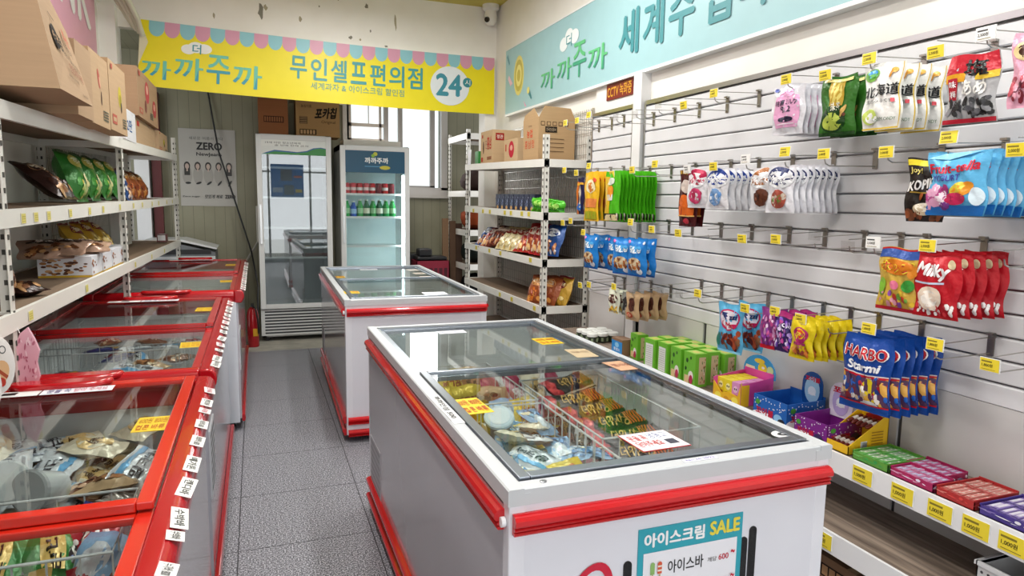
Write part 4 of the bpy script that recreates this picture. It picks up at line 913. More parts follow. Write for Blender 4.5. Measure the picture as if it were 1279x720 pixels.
def red_freezer(label, x0, x1, y0, y1, zt, ymid, tagtxt):
    t = thing('chest_freezer', label, 'freezer', (x0, y0, 0)); W = x1-x0; L = y1-y0; zb = FZ+.06; th = .06
    m = MB().use('#dfe3ea', 'gloss'); 
    m.box(0, 0, zb, W-.052, .04, zt-.08).box(0, L-.04, zb, W-.052, L, zt-.08).box(0, .04, zb, th, L-.04, zt-.08).box(W-th-.04, .04, zb, W-.052, L-.04, zt-.08).box(th, .04, zb, W-th-.04, L-.04, .12)
    m.build('body', t)
    MB().use('#f2f3f5', 'satin').box(th, .05, .12, W-th-.04, L-.05, .13).box(th, .04, .12, th+.004, L-.04, zt-.08).box(W-th-.044, .04, .12, W-th-.04, L-.04, zt-.08).box(th, .04, .12, W-th-.04, .044, zt-.08).box(th, L-.044, .12, W-th-.04, L-.04, zt-.08).build('liner', t)
    m = MB().use('#c4c2c8', 'sheet').box(W-.052, .03, zb+.02, W-.04, L-.03, zt-.08); m.build('side_panel', t)
    # red rim: rounded rail round the top
    m = MB().use(RED, 'gloss')
    r_ = .045
    prof = [(-.004, -.085), (.012, -.085), (.026, -.06), (.03, -.04), (.026, -.018), (.014, -.004), (0, 0), (-.03, 0), (-.03, -.085)]
    m.prism([(W-.03+px_, zt+pz) for px_, pz in prof], 1, 0, L)
    m.prism([(.03-px_, zt+pz) for px_, pz in prof], 1, 0, L)
    m.prism([(.03-px_, zt+pz-.0006) for px_, pz in prof], 0, .0601, W-.0601)
    m.prism([(L-.03+px_, zt+pz-.0006) for px_, pz in prof], 0, .0601, W-.0601)
    m.build('rim', t, bevel=.006, smooth=True)
    m = MB().use(RED, 'gloss').prism([(W-.04, zb), (W-.022, zb), (W-.016, zb+.02), (W-.02, zb+.05), (W-.04, zb+.05)], 1, .02, L-.02); m.build('bottom_rail', t, bevel=.004)
    m = MB().use('#cfd2d6', 'satin').box(W-.04, .06, zb+.35, W-.036, .3, zb+.62)
    m.frame((W-.036, .06, zb+.35), (0, .24, 0), (0, 0, .27), (1, 0, 0))
    for k in range(7): m.lay = 0; m.rect(.08, .08+k*.13, .92, .14+k*.13, '#55585c')
    m.build('vent_grille', t)
    # two lids, the far one sits higher
    def lid(a, b, z, nm, handle_at, dark=False):
        l_ = thing('lid', None, None); l_.parent = t; fw_ = .04; c = '#d62c1c' if y0 < 1 else '#bd1c1c'; tn = .03 if (y0 < 1 or nm == 'near') else .014
        m = MB().use(c, 'gloss').box(.062, a, z-.018, .06+fw_, b, z).box(W-.055-fw_, a, z-.018, W-.062, b, z).box(.0602+fw_, a, z-.022, W-.0552-fw_, a+tn, z).box(.0602+fw_, b-.045, z-.018, W-.0552-fw_, b, z)
        m.build('lid_frame', l_, bevel=.003)
        MB().use('#ffffff', 'glass').box(.06+fw_-.004, a+tn-.004, z-.012, W-.051-fw_, b-.04, z-.008).build('glass_pane', l_)
        hy = b-.03 if handle_at == 'far' else a+.0
        hm = MB().use('#b8141c', 'gloss'); cx = W*.5; hw = .15
        pts = [(cx-hw, hy+.0), (cx-hw+.012, hy-.03), (cx-hw+.045, hy-.05), (cx+hw-.045, hy-.05), (cx+hw-.012, hy-.03), (cx+hw, hy), (cx+hw-.012, hy+.02), (cx-hw+.012, hy+.02)]
        hm.prism(pts, 2, z, z+.022); hm.build('handle', l_, bevel=.008, smooth=True)
        return l_
    l1 = lid(.035, ymid-y0+.015, zt-.012, 'near', 'near'); l2 = lid(ymid-y0-.015, L-.035, zt+.012, 'far', 'far')
    for k, yy in enumerate((.12, L*.33, L*.66, L-.12)):
        pass
    for xx in (.1, W-.1):
        for yy in (.12, L-.12):
            MB().use('#2a2a2c', 'satin').tube([(xx-.015, yy, FZ+.03), (xx+.015, yy, FZ+.03)], .03, 14).box(xx-.02, yy-.02, FZ+.03, xx+.02, yy+.02, zb).build('caster', t)
    # stickers
    def sticker(parent, x, y, w_, h_, rot, base, lines, z=zt+.0145, name='sticker'):
        m = MB().use(base, 'satin').box(-w_/2, -h_/2, 0, w_/2, h_/2, .0012); m.frame((-w_/2, -h_/2, .0012), (w_, 0, 0), (0, h_, 0), (0, 0, 1))
        for (tx, a, b, c, d, col) in lines: m.txt(tx, a, b, c, d, col, .01)
        m.build(name, parent, loc=(x, y, z), rot=(0, 0, R(rot)))
    pr = [('600원', .08, .55, .46, .9, '#b06a10'), ('800원', .54, .55, .92, .9, '#b06a10'), ('컵콘', .08, .1, .46, .42, '#b02a10'), ('바류', .54, .1, .92, .42, '#b02a10')]
    sticker(l2, W-.135, (ymid-y0)+(L-(ymid-y0))*.5, .085, .13, -2, '#e9c62e', pr, z=zt+.0125-.008)
    sticker(l1, W-.135, (ymid-y0)*.6, .085, .12, 3, '#e9c62e', pr, z=zt-.012-.0075)
    sticker(l2, W*.5+.06, L-.14, .2, .06, 0, '#eef0f6', [('문을 꼭', .08, .15, .4, .85, '#3a4a8a'), ('닫아 주세요', .45, .15, .92, .85, '#c02a4a')])
    sticker(l2, W*.5-.13, L-.14, .17, .06, 0, '#f4f2f0', [('▰', .4, .3, .65, .75, '#1c1c1c')])
    # white handwritten price stickers on the right rail
    q = random.Random(int(y0*10)); yy = .1; 
    while yy < L-.15:
        ln = q.uniform(.04, .1)
        m = MB().use('#eeeeea', 'satin').box(0, -ln/2, 0, .034, ln/2, .001); m.frame((0, ln/2, .001), (0, -ln, 0), (.034, 0, 0), (0, 0, 1)); m.txt(q.choice(['사육 500', '빵바레 1,200', '조스바 600', '수박바', '메가톤', '비비빅 600', '캔디바', '누가바 800']), .1, .2, .9, .8, q.choice(['#222222', '#222222', '#c02a5a']), .02)
        m.build('price_sticker', t, loc=(W-.024, yy, zt+.0005), rot=(0, R(20), R(q.uniform(-5, 5))))
        yy += ln+q.uniform(.02, .08)
    return t
LX0, LX1 = -1.07, -.19
f1 = red_freezer('red-rimmed chest freezer at the left, nearest the viewer', LX0, LX1+.035, .5, 2.62, .86, 1.53, '')
f2 = red_freezer('red-rimmed chest freezer at the left, middle one of three', LX0, LX1+.035, 2.71, 4.66, .86, 3.68, '')
f3 = red_freezer('red-rimmed chest freezer at the left, farthest from the viewer', LX0+.05, -.09, 4.82, 7.2, .885, 6.0, '')
wire_basket(f1, .1, .78, .98, 1.3, .5, .79); wire_basket(f2, .1, .80, .1, .9, .5, .76); wire_basket(f2, .1, .80, 1.05, 1.88, .5, .76); wire_basket(f3, .1, .8, .1, 1.1, .5, .78)

# ================================================================ CENTRE FREEZERS
def grey_freezer(label, x0, y0, W, L, rz, near, ymid, price):
    t = thing('chest_freezer', label, 'freezer', (x0, y0, 0), R(rz)); zt = .86; zb = FZ+.05
    m = MB().use('#e4e4ec', 'gloss')
    m.box(.03, 0, zb, W-.03, .03, zt-.04).box(.03, L-.03, zb, W-.03, L, zt-.04).box(W-.03, .03, zb, W, L-.03, zt-.04).box(0, .03, zb, .03, L-.03, .12, 'l').box(.03, .03, zb, W-.03, L-.03, .1)
    m.build('body', t)
    m = MB().use('#bdb8bc', 'sheet').box(-.001, .035, zb, .02, L-.035, zt-.05); m.build('side_panel', t)
    m = MB().use('#e9e9f0', 'gloss')
    for xx in (0, W-.04):
        for yy in (0, L-.04): MB().use('#e9e9f0', 'gloss').box(xx, yy-.001, zb, xx+.04, yy+.041, zt-.04).build('corner_post', t, bevel=.003)
    MB().use('#eceef0', 'satin').box(.05, .05, .12, .056, L-.05, zt-.03).box(W-.056, .05, .12, W-.05, L-.05, zt-.03).box(.05, .05, .12, W-.05, .056, zt-.03).box(.05, L-.056, .12, W-.05, L-.05, zt-.03).box(.05, .05, .12, W-.05, L-.05, .13).build('liner', t)
    m = MB().use('#c9cccf', 'paint')
    prof = [(-.004, -.04), (-.004, -.003), (0, 0), (.035, .0), (.035, -.012), (.05, -.012), (.05, -.04)]
    m.prism([(a, zt+b) for a, b in prof], 1, -.0052, L+.0052); m.prism([(W-a, zt+b) for a, b in prof], 1, -.0052, L+.0052)
    m.prism([(a, zt+b) for a, b in prof], 0, .0352, W-.0352); m.prism([(L-a, zt+b) for a, b in prof], 0, .0352, W-.0352)
    m.build('top_frame', t)
    MB().use('#a8adb5', 'metal').box(.035, .035, zt-.03, .05, L-.035, zt-.004).box(W-.05, .035, zt-.03, W-.035, L-.035, zt-.004).box(.0502, .035, zt-.03, W-.0502, .05, zt-.0045).box(.0502, L-.05, zt-.03, W-.0502, L-.035, zt-.0045).build('inner_track', t)
    def bumper(pts, mat=None):
        pass
    def bar(z0, z1, name='bumper_bar'):
        h = z1-z0; prof = [(0, z0), (-.015, z0+.001), (-.018, z0+h*.1), (-.015, z0+h*.17), (-.007, z0+h*.2), (-.016, z0+h*.24), (-.019, z0+h*.32), (-.016, z0+h*.38), (-.008, z0+h*.42), (-.02, z0+h*.46), (-.025, z0+h*.58), (-.024, z0+h*.78), (-.018, z0+h*.93), (-.008, z1), (0, z1)]
        def mk(pr, ax_, a, b): MB().use('#c9161e', 'gloss').prism(pr, ax_, a, b).build(name, t)
        mk([(a, b) for a, b in prof], 0, .008, W-.004)          # near face
        mk([(a, b) for a, b in prof], 1, .03, L-.03)            # left face
        mk([(W-a, b) for a, b in prof], 1, .03, L-.03)
        mk([(L-a, b) for a, b in prof], 0, .008, W-.004)
    bar(.752, .802); bar(.04, .088); bar(-.04, .005)
    MB().use('#f2f2f4', 'satin').tube([(-.002, .022, .775), (-.012, .022, .775)], .012, 14).build('bar_end_cap', t)
    for xx in (.1, W-.1):
        for yy in (.1, L-.1):
            MB().use('#2a2a2c', 'satin').tube([(xx-.012, yy, FZ+.025), (xx+.012, yy, FZ+.025)], .025, 14).build('caster', t)
    m = MB().use('#b9b9bd', 'satin').box(-.003, L-.34, .05, 0, L-.06, .32); m.frame((-.003, L-.06, .05), (0, -.28, 0), (0, 0, .27), (-1, 0, 0))
    for i_ in range(12):
        for j_ in range(8): m.lay = 0; m.ell(.07+i_*.078, .08+j_*.12, .02, .03, '#606065', n=6)
    m.build('vent_grille', t)
    def lid(a, b, z, x_0, x_1, nm):
        l_ = thing('lid', None, None); l_.parent = t; f_ = .028
        m = MB().use('#9fa6b0', 'metal').box(x_0, a, z-.016, x_0+f_, b, z).box(x_1-f_, a, z-.016, x_1, b, z).box(x_0+f_+.0002, a, z-.018, x_1-f_-.0002, a+.032, z).box(x_0+f_+.0002, b-.02, z-.016, x_1-f_-.0002, b, z); m.build('lid_frame', l_, bevel=.002)
        MB().use('#ffffff', 'glass').box(x_0+f_-.004, a+.028, z-.010, x_1-f_+.004, b-.016, z-.006).build('glass_pane', l_); return l_
    la = lid(.042, ymid, zt+.006, .04, W-.04, 'near'); lb = lid(ymid-.03, L-.042, zt-.012, .04, W-.04, 'far')
    def flat(parent, name, x, y, z, w_, h_, rot, base, lines, rnd_=False, fin='satin'):
        m = MB().use(base, fin)
        if rnd_: m.prism([(w_/2*math.cos(k*math.pi/12), h_/2*math.sin(k*math.pi/12)) for k in range(24)], 2, 0, .0012)
        else: m.box(-w_/2, -h_/2, 0, w_/2, h_/2, .0012)
        m.frame((-w_/2, -h_/2, .0012), (w_, 0, 0), (0, h_, 0), (0, 0, 1))
        for ln in lines:
            if ln[0] == 'rect': m.rect(*ln[1:])
            elif ln[0] == 'ell': m.ell(*ln[1:])
            else: m.txt(*ln)
        m.build(name, parent, loc=(x, y, z), rot=(0, 0, R(rot)))
    gz = zt+.0005
    pr = [('600원', .06, .55, .46, .9, '#c0560e', .02), ('800원', .54, .55, .94, .9, '#c0560e', .02), ('컵·콘', .06, .1, .46, .42, '#c0380e', .02), ('바류', .54, .1, .94, .42, '#c0380e', .02)]
    if near:
        flat(la, 'price_sticker', .105, .62, gz, .085, .16, 3, '#f0d020', pr)
        flat(la, 'notice_sticker', .48, .17, gz, .15, .13, 2, '#c02a30', [('rect', .015, .02, .985, .98, '#f2f2f6'), ('냉동고', .5, .6, .9, .9, '#3a4a8a', .0), ('문을 꼭', .08, .55, .44, .85, '#c8302a', .02), ('닫아주세요', .08, .2, .6, .5, '#c8302a', .02), ('■', .68, .2, .88, .46, '#3a3a4a', 0)])
        flat(la, 'round_sticker', .86, .1, gz, .075, .06, 0, '#f2f2f2', [('ell', .5, .5, .3, .2, '#222222'), ('ell', .5, .5, .14, .1, '#c8c8c8')], True)
        flat(lb, 'price_sticker', W-.16, L-.5, zt-.0175, .11, .14, 0, '#f0d020', pr)
        flat(lb, 'notice_sticker', .39, L-.16, zt-.0175, .14, .07, 0, '#eef0f8', [('문을 닫아', .1, .3, .9, .7, '#5a6aa8', .0)])
        flat(lb, 'note', W-.12, L-.78, zt-.0175, .1, .16, -4, '#cdb894', [('자유시간', .1, .5, .9, .7, '#7a4a2a', .0)])
        flat(la, 'note', W-.1, ymid-.12, gz, .1, .14, 4, '#d8a884', [('행사중', .1, .4, .9, .7, '#8a3a2a', .0)])
        flat(t, 'price_sticker', .0185, .62, zt+.0005, .034, .3, 1, '#f0f0f0', [])
        m = MB().use('#f0f0f0', 'satin').box(0, 0, 0, .03, .26, .001); m.frame((0, .26, .001), (0, -.26, 0), (.03, 0, 0), (0, 0, 1)); m.txt('까까인섬 500', .05, .2, .95, .85, '#2a2a2a', .03); m.build('price_sticker', t, loc=(.003, .5, zt+.002))
        flat(t, 'label_strip', .52, .018, zt+.0004, .1, .016, 0, '#eeeef6', [('No.26 2022', .08, .2, .92, .8, '#6a5aa8', 0)])
        MB().use('#9a9aa0', 'metal').lathe([(.008, 0), (.008, .0015), (.005, .002), (.001, .002)], (.09, .018, zt)).build('screw', t)
        # ice cream sale poster on the near face
        m = MB().use('#2fa3b5', 'satin').box(0, -.0025, 0, .31, 0, .32); m.frame((0, -.0025, 0), (.31, 0, 0), (0, 0, .32), (0, -1, 0))
        m.rect(.05, .03, .95, .8, '#eeeef4'); m.txt('아이스크림', .05, .84, .62, .96, '#f6f8fa', .06); m.txt('SALE', .67, .85, .97, .97, '#e8d84a', .06)
        for k, (tx, p_) in enumerate((('아이스바', '600'), ('쭈쭈바', '800'), ('콘', '1,000'))):
            v = .6-k*.2; m.txt(tx, .28, v, .62, v+.11, '#222226', .02); m.txt(p_, .77, v+.03, .87, v+.08, '#c8203a', .02); m.txt('개당', .66, v+.03, .75, v+.07, '#333333', .0); m.txt('~', .89, v+.07, .93, v+.1, '#c8203a', .04)
            if k == 0: m.rect(.115, v+.02, .155, v+.1, '#8fb86a'); m.ell(.135, v+.1, .02, .02, '#8fb86a'); m.rect(.13, v-.02, .14, v+.02, '#c8a868'); m.rect(.18, v+.02, .22, v+.1, '#d85a3a'); m.ell(.2, v+.1, .02, .02, '#d85a3a'); m.rect(.18, v+.04, .22, v+.055, '#f0e0d0'); m.rect(.18, v+.075, .22, v+.09, '#f0e0d0'); m.rect(.195, v-.02, .205, v+.02, '#c8a868')
            else: m.rect(.15, v, .19, v+.08, '#d8b890'); m.ell(.17, v+.09, .025, .03, '#e8e0d0')
        m.build('sale_poster', t, loc=(.337, 0, .39))
        m = MB().use('#d01f3c', 'gloss')
        # large red letter e: ring with bar
        A = [k*math.pi/16 for k in range(-3, 29)]
        for k in range(len(A)-1):
            a, b = A[k], A[k+1]
            def P_(t_, r_): return (.062*math.cos(t_)*r_+.022*math.sin(t_)*r_, 0, .095*math.sin(t_)*r_)
            w1 = .6+.2*math.sin(a); w2 = .6+.2*math.sin(b)
            f_ = [P_(a, 1), P_(b, 1), P_(b, w2), P_(a, w1)]
            ids = [m.av((p[0], -.003, p[2])) for p in f_]; m.face(ids)
        m.box(-.045, -.003, -.012, .05, -.001, .012); m.build('brand_letter', t, loc=(.205, 0, .552))
        m = MB().use('#141416', 'gloss')
        for xx, z0_, z1_ in ((.31, .3, .635), (.655, .3, .64), (.683, .3, .665)):
            MB().use('#141416', 'gloss').prism([(xx-.0115, z0_), (xx+.0115, z0_)]+[(xx+.0115*math.cos(a_*math.pi/8), z1_-.0115+.0115*math.sin(a_*math.pi/8)) for a_ in range(9)], 1, -.0022, 0).build('stroke_mark', t)
    else:
        flat(la, 'price_sticker', .08, .35, gz, .1, .12, 0, '#f0d020', pr); flat(lb, 'price_sticker', .09, L-.75, zt-.0175, .11, .13, 0, '#e8c020', pr)
        flat(la, 'notice_sticker', .62, .16, gz, .16, .16, 0, '#e6e8ee', [('문을 꼭 닫아주세요', .08, .3, .92, .6, '#4a5a9a', .0)]); flat(lb, 'notice_sticker', .42, L-.18, zt-.0175, .16, .1, 0, '#e6e8ee', [('문 닫기', .2, .3, .8, .7, '#4a5a9a', .0)])
        for k in range(3): flat(lb, 'note', W-.13, L-.9+k*.3, zt-.0175, .1, .12, k*5, ('#d8c4b0', '#c8b8a0', '#e0d4c8')[k], [('행사', .2, .3, .8, .7, '#8a5a4a', .0)])
    return t
gA = grey_freezer('large white chest freezer with red bumpers and an ice cream sale poster, in the foreground', .511, 1.356, .925, 2.05, 0, True, 1.07, '')
gB = grey_freezer('white chest freezer with red bumpers standing behind the foreground one', .512, 4.365, .94, 2.22, -1.1, False, 1.15, '')
for a in ((.08, .42, .16, .80), (.08, .42, .84, 1.42), (.45, .8, .4, 1.1)): wire_basket(gA, a[0], a[1], a[2], a[3], .5, .79)
wire_basket(gB, .1, .5, .2, .9, .5, .76); wire_basket(gB, .1, .85, 1.2, 2.0, .5, .76)

# ================================================================ ICE CREAM IN THE FREEZERS
def d_alm(m):
    m.rect(0, 0, .16, 1, '#a82430'); m.ell(.08, .5, .06, .3, '#d84a4a'); m.txt('더위사냥', .26, .3, .74, .85, '#d8b060', .04, .2); 
    for k in range(6): m.rect(.7+k*.045, .3, .725+k*.045, .92, '#d86a2a')
    m.rect(0, 0, 1, .06, '#d8c8b0')
bag('alm', 'ice_cream_bar', .24, .09, .025, '#2c2626', d_alm, seed=31, crimp=.02)
def d_zero(m): m.rect(.35, 0, .8, 1, '#3a3034'); m.txt('ZERO', .42, .3, .7, .95, '#e8e4dc', .04, up=True); m.ell(.5, .1, .2, .1, '#c8a04a'); m.rect(0, 0, .2, 1, '#2a3a8a')
bag('zero', 'ice_cream_bar', .09, .21, .025, '#5a6aa8', d_zero, seed=32)
def d_gy(m): m.rect(.3, .0, .75, 1, '#e0bc6a'); m.txt('바밤바', .38, .15, .68, .9, '#1c1c18', .03, up=True); m.ell(.5, .12, .2, .08, '#f0e8d8')
bag('greenyel', 'ice_cream_bar', .1, .21, .03, '#2f7a34', d_gy, seed=33)
def d_wh(m): m.rect(0, .7, 1, .85, '#6aaede'); m.txt('밀크바', .12, .32, .88, .6, '#2a2e3a', .03); m.rect(.1, .12, .7, .18, '#8a8e9a')
bag('white', 'ice_cream_bar', .2, .12, .03, '#dfe2e8', d_wh, seed=34)
def d_br(m): m.confetti(.1, .1, .9, .9, ['#a06a4a', '#d8b090', '#6a3a2a', '#e8d8c8'], 20, .1, 5); m.txt('호두', .3, .35, .7, .65, '#f0e0d0', .03)
bag('brown', 'ice_cream_bar', .16, .12, .03, '#8a5a44', d_br, seed=35)
def d_rb(m): m.confetti(.1, .1, .9, .9, ['#e8c8c8', '#c83a4a', '#f0e8e8'], 14, .1, 6)
bag('redice', 'ice_cream_bar', .09, .2, .03, '#a82434', d_rb, seed=36)
def d_cream(m): m.ell(.5, .5, .4, .3, '#e0bc80'); m.txt('찰떡', .3, .4, .7, .6, '#5a3a1a', .03)
bag('cream', 'ice_cream_bar', .12, .16, .04, '#e8dcc4', d_cream, seed=37)
def d_bl(m): m.ell(.5, .6, .35, .25, '#e8f0f8'); m.confetti(.1, .1, .9, .4, ['#8ac0e0', '#f0e8c8', '#5a90c8'], 14, .1, 6)
bag('blueice', 'ice_cream_bar', .1, .18, .03, '#8fb6dc', d_bl, seed=38)
def d_ylw(m): m.txt('빙그레', .2, .6, .8, .8, '#b04a1a', .04); m.ell(.5, .35, .3, .15, '#d87a2a')
bag('yelice', 'ice_cream_bar', .13, .22, .04, '#e8c832', d_ylw, seed=39)
def d_pk(m): m.txt('돼지바', .1, .3, .9, .6, '#e8d8e0', .04)
bag('pinkice', 'ice_cream_bar', .1, .2, .03, '#a83a5a', d_pk, seed=40)
def d_silver(m):
    for k in range(12): m.rect(.04+k*.08, 0, .06+k*.08, 1, ('#a89a94', '#c8bcb4')[k % 2])
bag('stripe', 'ice_cream_bar', .2, .13, .03, '#a09890', d_silver, seed=41)
def d_orange(m): m.ell(.5, .5, .35, .3, '#c88a5a'); m.confetti(.2, .2, .8, .8, ['#f0d8b8', '#7a4a2a'], 12, .09, 3)
bag('tan', 'ice_cream_bar', .16, .14, .05, '#d0b08a', d_orange, seed=42)
DESC = {'zero': 'long dark and blue', 'greenyel': 'green and yellow', 'white': 'white and blue', 'brown': 'brown', 'redice': 'red', 'cream': 'cream coloured', 'blueice': 'pale blue', 'yelice': 'yellow', 'pinkice': 'pink', 'stripe': 'silver striped', 'tan': 'tan', 'alm': 'black and orange'}
def heap(x0, x1, y0, y1, z0, keys, where, seed, nx, ny, layers=2, tilt=18, sc_=1.0, rzr=180):
    q = random.Random(seed)
    for l_ in range(layers):
        for i in range(nx):
            for j in range(ny):
                if l_ == layers-1 and q.random() < .25: continue
                k = q.choice(keys) if callable(keys) is False else keys(i/nx, j/ny, q)
                x = x0+(x1-x0)*(i+.5)/nx+q.uniform(-.02, .02); y = y0+(y1-y0)*(j+.5)/ny+q.uniform(-.02, .02)
                put(k, (x, y, z0+l_*.045+q.uniform(0, .02)), q.uniform(-rzr, rzr), 'wrapped %s ice cream bar heaped in %s' % (DESC[k], where), 'ice cream', '%s ice cream bars in %s' % (DESC[k], where), tilt=-90+q.uniform(-tilt, tilt), roll=q.uniform(-8, 8), sc_=sc_)
def row(x0, dx, n, y, z, keys, where, rz, tilt, seed=1, dy=0):
    q = random.Random(seed)
    for i in range(n):
        k = keys[i % len(keys)]
        put(k, (x0+i*dx, y+i*dy+q.uniform(-.01, .01), z+q.uniform(-.01, .01)), rz+q.uniform(-8, 8), 'wrapped %s ice cream bar heaped in %s' % (DESC[k], where), 'ice cream', '%s ice cream bars in %s' % (DESC[k], where), tilt=tilt+q.uniform(-5, 5))
N1, N2, N3, NA, NB = 'the nearest left freezer', 'the middle left freezer', 'the farthest left freezer', 'the foreground centre freezer', 'the rear centre freezer'
# nearest left freezer
heap(-.93, -.36, 2.08, 2.5, .60, ['white', 'white', 'cream', 'brown', 'stripe', 'tan', 'white', 'cream'], N1, 11, 5, 4, 3, 18, 1.05)
row(-.62, .085, 4, 1.70, .76, ['greenyel', 'greenyel', 'greenyel', 'redice'], N1, 6, -50, 5)
row(-.60, .085, 4, 1.54, .74, ['greenyel', 'greenyel', 'greenyel', 'redice'], N1, 6, -52, 6)
row(-.93, .1, 3, 1.66, .72, ['greenyel', 'redice', 'greenyel'], N1, 0, -52, 26)
row(-.35, .07, 1, 1.76, .79, ['zero'], N1, -28, -52, 7)
row(-.31, .07, 1, 1.60, .77, ['blueice'], N1, -24, -52, 8)
heap(-.93, -.38, 1.0, 1.6, .52, ['redice', 'greenyel', 'zero', 'blueice'], N1, 12, 5, 3, 1)
# middle left freezer
heap(-.92, -.38, 2.95, 3.6, .64, ['zero', 'blueice', 'white', 'redice', 'brown', 'greenyel', 'tan'], N2, 13, 5, 4, 2, 22)
heap(-.92, -.38, 3.85, 4.5, .64, ['brown', 'zero', 'white', 'redice'], N2, 14, 5, 3, 1, 22)
heap(-.88, -.32, 5.1, 5.9, .68, ['white', 'stripe', 'brown', 'tan'], N3, 15, 4, 4, 1, 20)
# foreground centre freezer
for i, (x, y, z, rz, tl) in enumerate(((1.12, 2.42, .80, 30, -66), (1.1, 2.3, .77, 14, -62), (1.13, 2.2, .755, 18, -64), (1.16, 2.1, .74, 10, -64), (1.16, 2.0, .72, 4, -66), (1.14, 1.9, .70, 2, -68), (1.16, 1.82, .68, -2, -70))):
    put('alm', (x, y, z), rz, 'black and orange ice cream bar packet, %s in the fanned pile' % ('topmost', 'second', 'third', 'fourth', 'fifth', 'sixth', 'lowest')[i], 'ice cream', 'black and orange ice cream packets in the foreground freezer', tilt=tl, sc_=1.15)
row(.65, .09, 3, 2.72, .79, ['yelice', 'yelice', 'tan'], NA, 0, -16, 9)
row(.66, .09, 3, 2.5, .77, ['yelice', 'yelice', 'tan'], NA, 0, -14, 19)
row(.9, .1, 4, 2.7, .76, ['pinkice', 'pinkice', 'cream', 'pinkice'], NA, 30, -30, 10)
row(.86, .09, 3, 2.4, .74, ['blueice', 'yelice', 'pinkice'], NA, 10, -30, 18)
heap(.69, .97, 1.55, 2.2, .6, ['blueice', 'cream', 'blueice', 'tan', 'yelice', 'white'], NA, 16, 4, 6, 3, 26, .85)
heap(.98, 1.3, 1.8, 2.4, .54, ['brown', 'alm', 'cream', 'pinkice'], NA, 17, 3, 4, 2, 15)
heap(.70, 1.3, 2.8, 3.3, .46, ['white', 'brown', 'stripe', 'tan'], NA, 18, 4, 3, 1, 15)
t = thing('ice_cream_tub', 'round white and blue lidded ice cream tub standing in the wire basket', 'tub', (.77, 2.16, .69))
MB().use('#8a6a50', 'satin').lathe([(.035, 0), (.048, .075), (.048, .08)], n=20).build('cup', t, smooth=True)
m = MB().use('#cfe0ec', 'gloss').lathe([(.051, .078), (.052, .09), (.047, .093), (.003, .093)], n=24); m.frame((-.05, -.05, .0932), (.1, 0, 0), (0, .1, 0), (0, 0, 1)); m.ell(.5, .5, .38, .38, '#eaf1f6'); m.build('lid', t)
t.rotation_euler = (R(28), R(-10), 0)
for i, (x, y, rx, rz) in enumerate(((-.66, 2.08, 60, 30), (-.52, 2.06, 75, -30), (-.84, 2.1, 50, 80))):
    t = thing('ice_cream_tub', 'white ice cream tub lying among the bars in the nearest left freezer, %s' % ('the middle one', 'the right one', 'the left one')[i], 'tub', (x, y, .72), R(rz)); t.rotation_euler = (R(rx), 0, R(rz))
    MB().use('#d4d6d8', 'gloss').lathe([(.04, 0), (.052, .08), (.052, .085)], n=20).build('cup', t, smooth=True); MB().use('#b9bcbe', 'gloss').lathe([(.055, .083), (.056, .094), (.05, .097), (.003, .097)], n=24).build('lid', t)
# shaved-ice lining of the foreground freezer
# rear centre freezer: green tubes standing in a basket
for i in range(12):
    m = MB().use('#5aa48a', 'foil').tube([(0, 0, 0), (0, 0, .02), (0, 0, .14), (0, 0, .16)], [.006, .022, .022, .008], 10); m.use('#e4efe8').tube([(0, 0, .05), (0, 0, .09)], .0225, 10)
    if i == 0: go = m.build('ice_tube', smooth=True)
    else: go = go.copy(); C.objects.link(go)
    go.location = (.68+(i % 6)*.062, 4.62+(i//6)*.08, .64); go.rotation_euler = (R(-25), R(12), 0); tag(go, 'green and white ice tube standing in the rear centre freezer', 'ice cream', 'green ice tubes in the rear centre freezer')
heap(.62, 1.36, 4.5, 5.3, .52, ['white', 'blueice', 'brown'], NB, 20, 4, 4, 1, 15)
heap(.62, 1.36, 5.5, 6.3, .52, ['white', 'stripe', 'brown', 'cream'], NB, 21, 4, 4, 1, 15)

